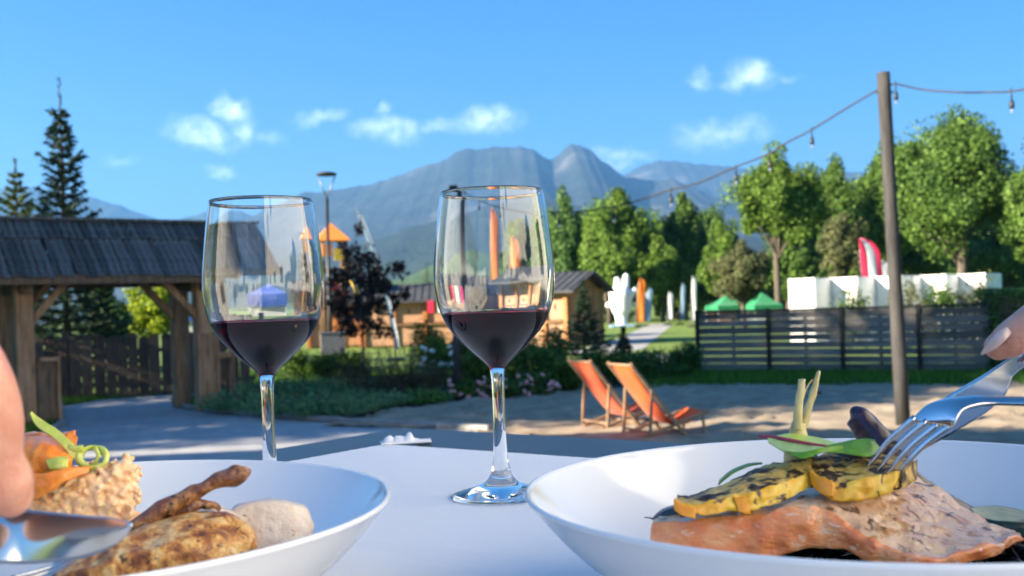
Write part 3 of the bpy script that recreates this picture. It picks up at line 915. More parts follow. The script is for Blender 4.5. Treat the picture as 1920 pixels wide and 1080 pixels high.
mg, tg = newmat('clear_bulb_glass')
nd(tg, 'ShaderNodeOutputMaterial', {0: nd(tg, 'ShaderNodeBsdfPrincipled', {'Base Color': (.9, .93, .95, 1), 'Roughness': .02, 'Transmission Weight': .85, 'IOR': 1.2}).outputs[0]})
M['bulb_glass'] = mg
def yd(px): # distance along the span between the poles
    a, b = 12.0, 17.5; t = (1656 - px) / (1656 - 850)
    return 1 / ((1 - t) / a + t / b)
light_string('black cord of festoon bulbs hanging from the right pole to the left pole',
    [(x, y, yd(x)) for x, y in ((1656, 163), (1605, 192), (1522, 243), (1478, 266), (1443, 288), (1380, 313), (1310, 343), (1258, 356), (1200, 375), (1150, 388), (1060, 398), (960, 392), (900, 376), (850, 354))],
    [1522, 1443, 1380, 1258, 1150, 1050, 940, 890], .09)
light_string('black cord of festoon bulbs running right from the wooden pole',
    [(1664, 160, 12), (1683, 158, 11.9), (1730, 168, 11.6), (1800, 173, 11.3), (1850, 173, 11), (1905, 170, 10.8), (2000, 150, 10.4), (2150, 100, 9.8)], [1683, 1905, 2110], .09)

# ================================================================ DECK CHAIRS
def deck_chair(label, loc, rz, canvas, front):
    root = empty('deck_chair', loc, rz); root.scale = (.93,) * 3; tag(root, label, 'deck chair', 'deck chairs on the sand')
    wd = .27
    A0, A1 = Vector((0, -.60, .88)), Vector((0, .10, .02))
    B0, B1 = Vector((0, -.42, .03)), Vector((0, .44, .27))
    wv = M['chair_wood']
    for s in (-1, 1):
        X = Vector((s * wd, 0, 0)); X2 = Vector((s * (wd - .045), 0, 0)); X3 = Vector((s * (wd + .04), 0, 0))
        MB().bar(A0 + X, A1 + X, .028, .045, (0, 0, 1), bev=.006, ext=.03).build('back_rail', wv, root)
        MB().bar(B0 + X2, B1 + X2, .028, .042, (0, 0, 1), bev=.006, ext=.03).build('seat_rail', wv, root)
        MB().bar(Vector((0, -.36, .585)) + X3, Vector((0, -.41, .02)) + X3, .024, .04, (0, 1, 0), bev=.006).build('prop_leg', wv, root)
        MB().bar(B1 + X2 + Vector((0, -.06, .02)), Vector((s * (wd - .045), .40, -.02)), .026, .036, (0, 1, 0), bev=.006).build('front_leg', wv, root)
    for p, w, nm in ((A0, wd * 2 + .06, 'top_bar'), (A1 + Vector((0, -.03, .05)), wd * 2, 'foot_bar'), (B1, wd * 2 - .06, 'front_bar'), (Vector((0, -.405, .09)), wd * 2 + .1, 'stretcher')):
        MB().tube([p - Vector((w / 2, 0, 0)), p + Vector((w / 2, 0, 0))], .014, 8).build(nm, wv, root)
    # slung canvas
    n, m_ = 40, 10
    V, Q = [], []
    prof = [(-.60, .89), (-.55, .80), (-.44, .645), (-.33, .50), (-.22, .365), (-.12, .25), (-.02, .165), (.08, .135), (.18, .15), (.28, .19), (.38, .245), (.44, .285)]
    ss = np.linspace(0, 1, len(prof)); tt = np.linspace(0, 1, n)
    yy = np.interp(tt, ss, [p[0] for p in prof]); zz = np.interp(tt, ss, [p[1] for p in prof])
    for i in range(n):
        for j in range(m_):
            x = (j / (m_ - 1) * 2 - 1)
            sag = .018 * (1 - x * x) * math.sin(math.pi * tt[i]) + .006 * mnoise.noise(Vector((x * 1.5, tt[i] * 5, loc[0])))
            V.append((x * (wd - .055), yy[i] + sag * -.5, zz[i] - sag))
    Q = [(i * m_ + j, i * m_ + j + 1, (i + 1) * m_ + j + 1, (i + 1) * m_ + j) for i in range(n - 1) for j in range(m_ - 1)]
    o = link('canvas_sling', npmesh('canvas_sling', V, Q, True), canvas, root)
    md = o.modifiers.new('thick', 'SOLIDIFY'); md.thickness = .003
    return root
face = math.atan2(.40, .92) - R(90)
c1 = G(1190, 815); c2 = G(1112, 799)
deck_chair('bright orange deck chair, the nearer and right one of the pair', (c1.x + .34, c1.y - .12, .0), face, M['canvas_orange'], 0)
deck_chair('red orange deck chair, the farther and left one of the pair', (c2.x + .34, c2.y - .12, .0), face + .06, M['canvas_red'], 0)

# ================================================================ GARDEN BED
JN = [(445, 778, 95, 62, 'juniper'), (530, 786, 120, 66, 'juniper'), (612, 789, 120, 66, 'juniper'), (690, 772, 90, 48, 'juniper'), (782, 762, 92, 40, 'juniper_b'), (490, 752, 120, 56, 'juniper'), (585, 748, 110, 50, 'juniper'), (660, 750, 90, 46, 'juniper')]
JL = ['spreading juniper at the foot of the right gate post', 'spreading juniper below the left hand wine bowl, by the kerb', 'spreading juniper at the kerb where drive and sand meet', 'low spreading juniper at the edge of the sand below the dark young tree', 'light green low juniper left of the thin pole', 'spreading juniper behind the stem of the left wine glass', 'dark juniper mound behind the kerbside junipers', 'dark juniper mound at the foot of the dark young tree']
for i, (px, py, wpx, hpx, mt) in enumerate(JN):
    b = G(px, py); s = b.y / F
    bush('juniper_shrub', JL[i], (b.x, b.y + wpx * s * .35, .0), wpx * s * .62, wpx * s * .5, hpx * s * 1.05, M[mt], 300 + i, 3800, .030, .3, True, group='spreading junipers in the bed')
BS = [('russet_shrub', 'russet brown bushy shrub right of the dark young tree', 735, 752, 90, 110, 'leaf_red', True),
      ('russet_shrub', 'russet brown shrub beside the narrow green conifer shrub', 795, 748, 60, 80, 'leaf_red', True),
      ('columnar_shrub', 'narrow green columnar shrub between the wine glasses', 768, 735, 44, 115, 'leaf_c', True),
      ('hydrangea_bush', 'white flowering bush left of the thin pole', 825, 722, 60, 78, 'leaf_b', False),
      ('leafy_shrub', 'green leafy shrub behind the stem of the right glass', 900, 738, 80, 70, 'leaf_a', False),
      ('leafy_shrub', 'dark green rounded shrub right of the right glass stem', 1000, 736, 80, 95, 'leaf_c', False),
      ('leafy_shrub', 'bright green shrub just left of the deck chairs', 1066, 738, 56, 55, 'leaf_a', False),
      ('leafy_shrub', 'dark shrub between the two deck chair backs', 1130, 722, 90, 55, 'leaf_a', False),
      ('leafy_shrub', 'low dark shrub right of the deck chair backs', 1225, 720, 100, 52, 'leaf_c', False),
      ('leafy_shrub', 'low dark shrub at the left end of the board fence', 1290, 716, 60, 62, 'leaf_c', False),
      ('leafy_shrub', 'green shrub behind the dark young tree trunk', 655, 722, 70, 55, 'leaf_a', False),
      ('leafy_shrub', 'green shrub left of the lamp post cabinet', 560, 716, 80, 50, 'leaf_a', False),
      ('leafy_shrub', 'shrub with pale flowers beside the grey cabinet', 610, 720, 60, 52, 'leaf_b', False)]
BS += [('leafy_shrub', 'tall dark shrub in front of the pennant cabin', 800, 712, 60, 92, 'leaf_a', False),
      ('leafy_shrub', 'upright shrub half hidden by the right glass bowl', 878, 712, 60, 84, 'leaf_a', False),
      ('leafy_shrub', 'dark shrub under the orange cabin wall', 1035, 714, 70, 84, 'leaf_c', False),
      ('russet_shrub', 'thin russet shrub under the dark young tree', 695, 742, 60, 90, 'leaf_red', True),
      ('leafy_shrub', 'rounded green shrub between the glass stem and the small fir', 960, 716, 70, 78, 'leaf_b', False)]
for i, (nm, lb, px, py, wpx, hpx, mt, spk) in enumerate(BS):
    b = G(px, py); s = b.y / F
    bush(nm, lb, (b.x, b.y + .2, 0), wpx * s * .62, wpx * s * .5, hpx * s * 1.22, M[mt], 330 + i, 3200, .032 if not spk else .028, .5 if not spk else .25, spk, group='shrubs in the planting bed')
# rose bushes with single blossoms
rb = random.Random(31)
bl = MB()
for a in range(5):
    an = a * 1.2566
    bl.ball((math.cos(an) * .016, math.sin(an) * .016, 0), .022, 6, 4, (1, 1, .7))
bl.ball((0, 0, .008), .018, 6, 4)
blm = bl.mesh('blossom'); blm.materials.append(M['blossom'])
blw = bl.mesh('blossom'); blw.materials.append(M['blossom_w'])
for i, (px, py, wpx, hpx, lb) in enumerate(((875, 752, 70, 46, 'pink rose bush at the foot of the thin pole'), (945, 748, 90, 48, 'pink rose bush behind the right glass stem'), (1012, 744, 70, 50, 'pink rose bush just right of the right glass stem'))):
    b = G(px, py); s = b.y / F
    t = bush('rose_bush', lb, (b.x, b.y + .15, 0), wpx * s * .55, wpx * s * .4, hpx * s * .9, M['leaf_c'], 360 + i, 1500, .03, .55, group='rose bushes along the sand')
    for k in range(13):
        o = bpy.data.objects.new('blossom', blm); COL.objects.link(o); o.parent = t
        a = rb.uniform(3.4, 6.0)
        o.location = (rb.uniform(-.55, .55) * wpx * s, -rb.uniform(.25, .42) * wpx * s, rb.uniform(.12, .95) * hpx * s); o.rotation_euler = (rb.uniform(.2, 1.4), 0, rb.uniform(0, 6)); sc = rb.uniform(.9, 1.7); o.scale = (sc,) * 3
for o in [x for x in COL.objects if x.name.startswith('hydrangea_bush')]:
    for k in range(12):
        q = bpy.data.objects.new('blossom', blw); COL.objects.link(q); q.parent = o
        q.location = (rb.uniform(-.4, .4), -rb.uniform(.1, .35), rb.uniform(.35, .85)); q.rotation_euler = (rb.uniform(.2, 1.2), 0, rb.uniform(0, 6)); sc = rb.uniform(1.2, 2.2); q.scale = (sc,) * 3

# grass fringes: nobody could count the blades
def grass_strip(name, label, poly_px, n, h, seed):
    rng = np.random.default_rng(seed)
    poly = [(G(*p).x, G(*p).y) for p in poly_px]
    x0, x1 = min(p[0] for p in poly), max(p[0] for p in poly); y0, y1 = min(p[1] for p in poly), max(p[1] for p in poly)
    pts = []
    while len(pts) < n:
        x, y = rng.uniform(x0, x1), rng.uniform(y0, y1)
        if inside(poly, x, y): pts.append((x, y))
    pts = np.array(pts); hh = h * rng.uniform(.4, 1.2, n)
    a = rng.uniform(0, 6.28, n); w = .012
    dx, dy = np.cos(a) * w, np.sin(a) * w
    lx, ly = rng.normal(size=n) * hh * .35, rng.normal(size=n) * hh * .35
    z0 = np.zeros(n)
    V = np.stack([np.stack([pts[:, 0] - dx, pts[:, 1] - dy, z0], 1), np.stack([pts[:, 0] + dx, pts[:, 1] + dy, z0], 1), np.stack([pts[:, 0] + lx, pts[:, 1] + ly, hh], 1)], 1).reshape(-1, 3)
    o = link(name, npmesh(name, V, np.arange(3 * n).reshape(n, 3)), M['grass'])
    tag(o, label, 'grass', kind='stuff')
grass_strip('grass_fringe', 'strip of green grass along the foot of the board fence', [(1180, 732), (1320, 724), (2050, 724), (2050, 700), (1300, 698), (1200, 704)], 16000, .16, 1)
grass_strip('grass_fringe', 'tufts of grass along the foot of the picket fence', [(60, 762), (110, 764), (200, 749), (362, 738), (480, 736), (480, 730), (60, 748)], 4000, .12, 2)
grass_strip('grass_fringe', 'patch of grass around the right gate post', [(322, 754), (350, 766), (420, 775), (420, 760), (370, 745)], 2500, .10, 3)
grass_strip('grass_fringe', 'tufts of grass at the foot of the left gate post', [(20, 860), (100, 800), (108, 770), (20, 790), (-60, 830)], 3500, .12, 4)
grass_strip('grass_fringe', 'ragged lawn grass between the bed and the cabins', [(420, 735), (1300, 712), (1310, 690), (400, 700)], 16000, .14, 5)
# clipped hedge at the right edge
hb = G(1900, 702)
rngh = np.random.default_rng(77)
hd = empty('hedge', (hb.x + .35, hb.y, 0)); tag(hd, 'clipped dark green hedge at the right end of the board fence', 'hedge')
n = 9000
C = rngh.uniform(-1, 1, (n, 3)); ax = rngh.integers(0, 3, n); C[np.arange(n), ax] = np.sign(C[np.arange(n), ax]) * rngh.uniform(.8, 1.02, n)
C = C * [.85, .45, .76] + [0, 0, .76]
V, Q = leaf_quads(C, .035 * rngh.uniform(.6, 1.3, n), rngh)
link('foliage', npmesh('foliage', V, Q), M['leaf_c'], hd)
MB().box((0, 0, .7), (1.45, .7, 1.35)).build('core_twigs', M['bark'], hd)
for i, (px, lb, wpx, hpx) in enumerate(((1590, 'flowering shrub over the fence, left of the light pole', 90, 46), (1700, 'bushy shrub over the fence just right of the light pole', 70, 48), (1760, 'flowering shrub over the fence, third from the hedge', 80, 50), (1825, 'tall flowering shrub over the fence next to the hedge', 100, 66))):
    q = P(px, 590, 27); s = 27 / F
    bush('flowering_shrub', lb, (q.x, 27, 0), wpx * s * .55, .5, 1.5 + hpx * s * .55, M['leaf_olive'] if i % 2 else M['leaf_a'], 380 + i, 2600, .045, .5, group='shrubs behind the board fence')

# ================================================================ EVENT GROUND
def kiosk(label, px, Y, W_, D_, H_, rz, flags=False):
    q = P(px, 600, Y)
    root = empty('market_kiosk', (q.x, Y, 0), rz); tag(root, label, 'kiosk', 'timber market cabins')
    hw, hd_ = W_ / 2, D_ / 2
    mb = MB()
    mb.box((0, hd_ - .05, H_ / 2), (W_ - .1, .06, H_)).build('back_wall', M['pale_wood'], root)
    for s in (-1, 1):
        MB().box((s * (hw - .05), 0, H_ / 2), (.06, D_ - .12, H_)).build('side_wall', M['orange_wood'], root)
        for k in range(5):
            MB().box((s * (hw - .01), -hd_ + .3 + k * (D_ - .6) / 4, H_ / 2), (.05, .1, H_)).build('side_batten', M['orange_wood'], root)
    for k in range(4):
        x = -hw + .09 + (W_ - .18) * k / 3
        MB().box((x, -hd_ + .05, H_ / 2), (.17, .17, H_), bev=.01).build('post', M['orange_wood'], root)
    for k in range(3):
        x0 = -hw + .18 + (W_ - .18) * k / 3; x1 = x0 + (W_ - .18) / 3 - .19
        MB().box(((x0 + x1) / 2, -hd_ + .08, .47), (x1 - x0, .05, .82), bev=.008).build('counter_front', M['pale_wood'], root)
        MB().box(((x0 + x1) / 2, -hd_ + .02, .91), (x1 - x0, .22, .05), bev=.008).build('counter_top', M['wood_post'], root)
        MB().box(((x0 + x1) / 2, -hd_ + .09, 1.45), (x1 - x0, .04, .95), bev=.008).build('shutter', M['pale_wood'], root)
        MB().box(((x0 + x1) / 2, -hd_ + .055, 1.45), (.04, .02, .2)).build('shutter_handle', M['black_paint'], root)
    # gable roof, ridge along the cabin
    ov, rise = .35, .62
    vs = [(-hw - ov, -hd_ - ov, H_ - .1), (hw + ov, -hd_ - ov, H_ - .1), (hw + ov, 0, H_ + rise), (-hw - ov, 0, H_ + rise), (-hw - ov, hd_ + ov, H_ - .1), (hw + ov, hd_ + ov, H_ - .1)]
    lo = [(x, y, z - .08) for x, y, z in vs]
    fs = [(0, 1, 2, 3), (3, 2, 5, 4), (6, 9, 8, 7), (9, 10, 11, 8), (0, 6, 7, 1), (4, 5, 11, 10), (0, 3, 9, 6), (3, 4, 10, 9), (1, 7, 8, 2), (2, 8, 11, 5)]
    rf = MB().add(vs + lo, fs).build('roof', M['roof_dark'], root)
    nr = int((W_ + 2 * ov) / .3)
    L_ = math.hypot(hd_ + ov, rise + .1); an = math.atan2(rise + .1, hd_ + ov)
    for k in range(nr):
        x = -hw - ov + (k + .5) * .3
        MB().bar((x, -hd_ - ov, H_ - .085), (x, 0, H_ + rise + .015), .03, .03).build('roof_rib', M['roof_dark'], rf)
    for s in (-1, 1):
        MB().add([(s * (hw - .1), -hd_ + .05, H_ - .08), (s * (hw - .1), hd_ - .05, H_ - .08), (s * (hw - .1), 0, H_ + rise - .1), (s * (hw - .16), -hd_ + .05, H_ - .08), (s * (hw - .16), hd_ - .05, H_ - .08), (s * (hw - .16), 0, H_ + rise - .1)],
                 [(0, 1, 2), (5, 4, 3), (0, 3, 4, 1), (1, 4, 5, 2), (2, 5, 3, 0)]).build('gable', M['orange_wood'], root)
    if flags:
        for k, mt in enumerate(('fab_red', 'fab_white', 'fab_pink')):
            x = hw * .45 + k * .42
            MB().box((x, -hd_ - ov - .03, H_ - .38), (.26, .02, .5)).build('hanging_flag', M[mt], root)
    return root
kiosk('timber cabin behind the dark young tree', 655, 47, 3.6, 2.4, 1.95, .12)
kiosk('timber cabin with coloured pennants between the wine glasses', 772, 45, 4.0, 2.4, 1.98, .02, True)
kiosk('timber cabin seen through the right hand wine glass', 905, 48, 4.6, 2.4, 2.0, -.03)
kiosk('orange timber cabin just right of the right hand wine glass', 1040, 40, 2.6, 4.0, 2.1, -.42)

# inflatables
M['inflate_w'] = pm('white_inflatable', [(.76, .76, .77), (.84, .84, .85)], 2, .45, .1, sss=0)
M['inflate_o'] = pm('orange_inflatable', [(.80, .20, .03), (.86, .28, .05)], 1.2, .5, .1)
def voxel(o, size, sm=6, fac=.5):
    md = o.modifiers.new('skin', 'REMESH'); md.mode = 'VOXEL'; md.voxel_size = size; md.use_smooth_shade = True
    if sm:
        m2 = o.modifiers.new('soft', 'SMOOTH'); m2.iterations = sm; m2.factor = fac
    return o
Yh = 66
def ph(px, py): return P(px, py, Yh)
hb_ = ph(1166, 610); hb_.z = 0
hand = empty('inflatable_hand', hb_); tag(hand, 'big white inflatable hand on the far lawn', 'inflatable')
mb = MB()
def seg(a, b, r0, r1):
    a, b = ph(*a) - hb_, ph(*b) - hb_
    mb.tube([a, a.lerp(b, .5), b], [r0, (r0 + r1) / 2, r1], 14); mb.ball(b, r1, 14, 8); mb.ball(a, r0, 14, 8)
seg((1166, 606), (1165, 575), .38, .42); seg((1165, 577), (1164, 556), .62, .72)
seg((1158, 556), (1157, 524), .24, .19); seg((1172, 556), (1174, 519), .27, .22); seg((1178, 560), (1190, 544), .25, .2); seg((1156, 568), (1140, 572), .2, .18)
seg((1150, 560), (1146, 545), .24, .2)
voxel(mb.build('air_body', M['inflate_w'], hand), .07, 8)
MB().box((0, 0, .08), (1.5, 1.2, .16), bev=.04).build('base_pad', M['fab_sky'], hand)

def feather_flag(label, px, top, bot, Y, wpx, mats, lean=0.0, group='feather flags on the event ground', wave=0.0, stripe=None):
    a, b = P(px, bot, Y), P(px + lean, top, Y); base = Vector((a.x, Y, 0))
    b = b - base
    root = empty('feather_flag', base); tag(root, label, 'flag', group)
    H_ = b.z
    w = wpx * Y / F
    pts = []
    for t in np.linspace(0, 1, 14):
        t = float(t)
        pts.append(Vector((b.x * t ** 1.5 + (w * .35 * max(0, t - .85) / .15 if t > .85 else 0), 0, H_ * t)))
    MB().tube(pts, [.03 * (1 - .6 * i / 13) for i in range(14)], 6).build('flag_pole', M['steel_grey'], root)
    MB().lathe([(0, 0), (.28, 0), (.28, .05), (.1, .09), (0, .09)], 12).build('foot', M['black_rubber'], root)
    n, m_ = 24, 5
    z0 = max(.35, a.z * 1.0)
    for k, (f0, f1, mt) in enumerate(mats):
        V, Q = [], []
        for i in range(n):
            t = z0 / H_ + (1 - z0 / H_) * i / (n - 1)
            ex = b.x * t ** 1.5
            full = w * (1 if t < .8 else math.sqrt(max(0.02, 1 - ((t - .8) / .2) ** 2 * .97)))
            for j in range(m_):
                f = f0 + (f1 - f0) * j / (m_ - 1)
                V.append((ex + .03 + full * f, .07 * math.sin(f * 4 + t * 5) * w + .004 * k, H_ * t - .02))
        Q = [(i * m_ + j, i * m_ + j + 1, (i + 1) * m_ + j + 1, (i + 1) * m_ + j) for i in range(n - 1) for j in range(m_ - 1)]
        o = link('sail', npmesh('sail', V, Q, True), M[mt], root)
        md = o.modifiers.new('thick', 'SOLIDIFY'); md.thickness = .012
    return root
feather_flag('orange feather flag with white middle beside the white hand', 1192, 520, 606, 64, 14, [(0, .45, 'fab_orange'), (.45, 1, 'fab_orange')], 6)
feather_flag('white feather flag directly behind the orange one', 1200, 545, 604, 67, 12, [(0, 1, 'fab_white')], 4)
feather_flag('pale blue feather flag right of the orange one', 1208, 538, 606, 66, 10, [(0, 1, 'fab_sky')], 8)
feather_flag('short white feather flag left of the pale blue banner', 1252, 546, 606, 68, 9, [(0, 1, 'fab_white')], 1)
feather_flag('thin pale blue feather flag between two white ones', 1275, 530, 602, 68, 8, [(0, 1, 'fab_sky')], 3)
feather_flag('tall white feather flag beside the board fence end', 1296, 517, 604, 60, 9, [(0, 1, 'fab_white')], 1)
feather_flag('crimson and white feather flag above the white screens', 1622, 446, 585, 42, 40, [(0, .3, 'fab_red'), (.3, .72, 'fab_white'), (.72, 1, 'fab_red')], -14)
feather_flag('white rounded flag next to the crimson one', 1652, 488, 585, 43, 22, [(0, 1, 'fab_white')], -3)
feather_flag('tall orange flag added behind the right hand wine glass as its orange reflection', 920, 388, 640, 47, 18, [(0, 1, 'fab_orange')], -1)  # this flag and the next stand in for an orange reflection in the glass
feather_flag('shorter orange flag added behind the right hand wine glass as its orange reflection', 966, 450, 635, 45, 26, [(0, 1, 'fab_orange')], -2)
feather_flag('leaning pale blue and white flag between the wine glasses', 742, 392, 655, 32, 8, [(0, .6, 'fab_sky'), (.6, 1, 'fab_white')], -76)

def tent(label, px, top, eave, Y, wpx, mat, wall=None, bot=None):
    q = P(px, 600, Y); w = wpx * Y / F / 2
    zt, ze = P(px, top, Y).z, P(px, eave, Y).z
    root = empty('market_tent', (q.x, Y, 0), .2); tag(root, label, 'tent', 'market tents on the event ground')
    n = 8
    V = [(0, 0, zt)]
    for k, f in enumerate((.35, .7, 1.0)):
        z = ze + (zt - ze) * (1 - f) ** 1.25
        for sx, sy in ((-1, -1), (1, -1), (1, 1), (-1, 1)):
            V.append((sx * w * f, sy * w * f, z))
    fs = [(0, 1 + i, 1 + (i + 1) % 4) for i in range(4)]
    for r_ in range(2):
        fs += [(1 + r_ * 4 + i, 5 + r_ * 4 + i, 5 + r_ * 4 + (i + 1) % 4, 1 + r_ * 4 + (i + 1) % 4) for i in range(4)]
    o = MB().add(V, fs).build('canopy', mat, root); md = o.modifiers.new('t', 'SOLIDIFY'); md.thickness = .015
    for i, (sx, sy) in enumerate(((0, -1), (1, 0), (0, 1), (-1, 0))):
        MB().box((sx * w, sy * w, ze - .11), (.02 if sx else 2 * w, .02 if sy else 2 * w, .22)).build('valance', mat, root)
    for sx in (-1, 1):
        for sy in (-1, 1):
            MB().box((sx * (w - .05), sy * (w - .05), ze / 2), (.05, .05, ze)).build('leg', M['fab_white'], root)
    if wall:
        MB().box((0, w - .04, ze / 2), (2 * w - .12, .02, ze - .3)).build('back_sheet', wall, root)
    return root
tent('green tent left of the two beyond the board fence', 1364, 553, 573, 60, 62, M['fab_green'], M['pale_wood'])
tent('green tent right of the two, next to the white screens', 1430, 548, 572, 58, 56, M['fab_green'], M['fab_white'])
tent('blue tent seen through the gateway by the right post', 348, 576, 592, 42, 40, M['fab_blue'], M['fab_white'])
tent('wide blue tent seen through the left hand wine glass', 506, 546, 574, 46, 92, M['fab_blue'], M['fab_white'])

# folding white screen wall, each leaf a part
scr = empty('white_screen', P(1480, 600, 33)); scr.location.z = 0
tag(scr, 'zigzag wall of white panels behind the board fence', 'screen')
ex = [(1480, 33.6), (1526, 32.7), (1557, 33.7), (1606, 32.7), (1640, 33.7), (1690, 32.7), (1727, 33.7), (1772, 32.7), (1796, 33.7), (1846, 32.7), (1876, 33.7)]
for k, ((p0, y0), (p1, y1)) in enumerate(zip(ex, ex[1:])):
    t0 = 523 - (p0 - 1480) * .028; t1 = 523 - (p1 - 1480) * .028
    a, b = P(p0, t0, y0) - scr.location, P(p1, t1, y1) - scr.location
    zt = (a.z + b.z) / 2
    a.z = b.z = zt / 2
    MB().bar(a, b, .05, zt, bev=.004).build('panel', M['white_wall'], scr)
    MB().bar(Vector((a.x, a.y, 0)), Vector((a.x, a.y, zt + .02)), .06, .06).build('corner_post', M['white_wall'], scr)

# house far right
q = P(1742, 600, 88); hs_ = empty('house', (q.x, 88, 0), -.25); tag(hs_, 'beige house with low roof half hidden by trees at right', 'house')
M['beige'] = pm('beige_render', [(.48, .38, .27), (.56, .45, .33)], 1, .8, .1)
M['tile'] = pm('brown_roof', [(.20, .13, .09), (.30, .21, .15)], 2, .8, .3)
MB().box((0, 0, 1.9), (5.6, 5, 3.8)).build('wall', M['beige'], hs_)
MB().add([(-3.2, -3, 3.7), (3.2, -3, 3.7), (3.2, 3, 3.7), (-3.2, 3, 3.7), (-3.2, 0, 5.1), (3.2, 0, 5.1)], [(0, 1, 5, 4), (2, 3, 4, 5), (0, 4, 3), (1, 2, 5), (3, 2, 1, 0)]).build('roof', M['tile'], hs_)
M['pane'] = pm('dark_glass', [(.03, .035, .04)], 2, .05, spec=.8)
for k in (-1.7, 0, 1.7):
    w = MB().box((k, -2.52, 2.5), (1.0, .06, 1.2)).build('window', M['white_wall'], hs_)
    MB().box((k, -2.56, 2.5), (.82, .03, 1.02)).build('pane', M['pane'], w)

# lamp post, cabinet, playground tower
lb_ = P(620, 690, 30); lb_.z = 0
lp = empty('street_lamp', lb_); tag(lp, 'dark street lamp with disc head left of centre', 'street lamp')
tp_ = P(613, 372, 30) - lb_
MB().tube([(0, 0, 0), tp_ * .3, tp_], [.07, .05, .045], 10).build('pole', M['black_paint'], lp)
hd2 = P(612, 331, 30) - lb_
for s in (-1, 1):
    MB().tube([tp_, hd2 + Vector((s * .24, 0, 0))], .018, 6).build('arm', M['steel_grey'], lp)
MB().lathe([(0, .02), (.27, .03), (.30, .07), (.25, .10), (.1, .13), (0, .135)], 24, hd2).build('lamp_head', M['steel_lamp'] if 'steel_lamp' in M else M['pole_wood'], lp)
MB().lathe([(0, 0), (.14, 0), (.12, .3), (.06, .34), (0, .34)], 12).build('base_sleeve', M['black_paint'], lp)
cb = P(626, 700, 27.5); cb.z = 0
cbn = empty('electric_cabinet', cb, .15); tag(cbn, 'grey electrical cabinet at the foot of the street lamp', 'cabinet')
MB().box((0, 0, .55), (.62, .32, .82), bev=.01).build('housing', M['steel_grey'], cbn)
MB().box((0, 0, .07), (.66, .36, .14), bev=.01).build('plinth', M['kerb'], cbn)
MB().box((0, 0, .985), (.68, .38, .05), bev=.01).build('lid', M['steel_grey'], cbn)
MB().box((.2, -.17, .55), (.03, .02, .12)).build('handle', M['black_paint'], cbn)
Yp = 44
pc = P(626, 600, Yp)
pg_ = empty('playground_tower', (pc.x, Yp, 0), .3); tag(pg_, 'orange and yellow playground tower behind the street lamp', 'playground tower')
def zp(py): return P(626, py, Yp).z
for sx in (-.45, .45):
    for sy in (-.45, .45):
        MB().tube([(sx, sy, 0), (sx, sy, zp(455))], .06, 8).build('post', M['wood_dark'], pg_)
MB().box((0, 0, zp(505)), (1.05, 1.05, .08)).build('platform', M['wood_dark'], pg_)
MB().add([(-.7, -.7, zp(452)), (.7, -.7, zp(452)), (.7, .7, zp(452)), (-.7, .7, zp(452)), (0, 0, zp(418))], [(0, 1, 4), (1, 2, 4), (2, 3, 4), (3, 0, 4), (3, 2, 1, 0)]).build('roof', M['inflate_o'], pg_)
for k, (x, z, mt) in enumerate(((-.24, 470, 'inflate_o'), (.24, 478, 'yellow'), (0, 535, 'redp'), (.2, 560, 'redp'))):
    MB().box((x, -.5, zp(z)), (.42, .04, .5), bev=.01).build('panel', M[mt], pg_)
MB().tube([(.5, 0, zp(500)), (.9, -.2, zp(540)), (1.2, -.3, zp(600)), (1.5, -.4, .3)], .17, 10, flat=.4).build('slide', M['yellow'], pg_)

# unseen restaurant added behind the camera to shade the terrace; shows in glasses
rst = empty('shade_building', (-27, -10.8, 0), R(6)); tag(rst, 'large unseen timber restaurant building added behind the camera to cast shade', 'building')
M['plaster'] = pm('cream_plaster', [(.55, .50, .42), (.62, .57, .49)], .8, .8, .1)
MB().box((0, 0, 1.8), (22, 28, 3.6)).build('ground_floor', M['plaster'], rst)
MB().box((0, 0, 5.4), (22.3, 28.3, 3.6)).build('upper_floor', M['wood_post'], rst)
MB().add([(-12.5, -15.5, 7.2), (12.5, -15.5, 7.2), (12.5, 15.5, 7.2), (-12.5, 15.5, 7.2), (0, -9.5, 14.0), (0, 9.5, 14.0)], [(0, 1, 4), (1, 2, 5, 4), (2, 3, 5), (3, 0, 4, 5), (3, 2, 1, 0)]).build('roof', M['shingle'], rst)
for z in (1.9, 5.4):
    for k in range(8):
        y = -11.5 + k * 3.2
        xx = 11.02 if z < 3 else 11.17
        w = MB().box((xx, y, z), (.08, 1.7, 1.7)).build('window', M['white_wall'], rst)
        MB().box((xx + .045, y, z), (.03, 1.5, 1.5)).build('pane', M['pane'], w)

rw = empty('bounce_wing', (9.4, -6.0, 0)); tag(rw, 'unseen white plastered wing added right of the terrace to bounce sunlight', 'building')  # added out of view as a sunlit reflector that brightens the table
M['white_plaster'] = pm('white_plaster', [(.76, .75, .72), (.82, .81, .78)], .8, .8, .15, 20)
MB().box((0, 0, 4.5), (8, 20, 9.0)).build('wall', M['white_plaster'], rw)
MB().add([(-4.8, -10.5, 8.9), (4.8, -10.5, 8.9), (4.8, 10.5, 8.9), (-4.8, 10.5, 8.9), (0, -7, 11.5), (0, 7, 11.5)], [(0, 1, 4), (1, 2, 5, 4), (2, 3, 5), (3, 0, 4, 5), (3, 2, 1, 0)]).build('roof', M['shingle'], rw)
for z in (2.2, 6.2):
    for k in range(6):
        y = -8 + k * 3.2
        w = MB().box((-4.02, y, z), (.08, 1.2, 1.5)).build('window', M['white_wall'], rw)
        MB().box((-4.07, y, z), (.03, 1.0, 1.3)).build('pane', M['pane'], w)

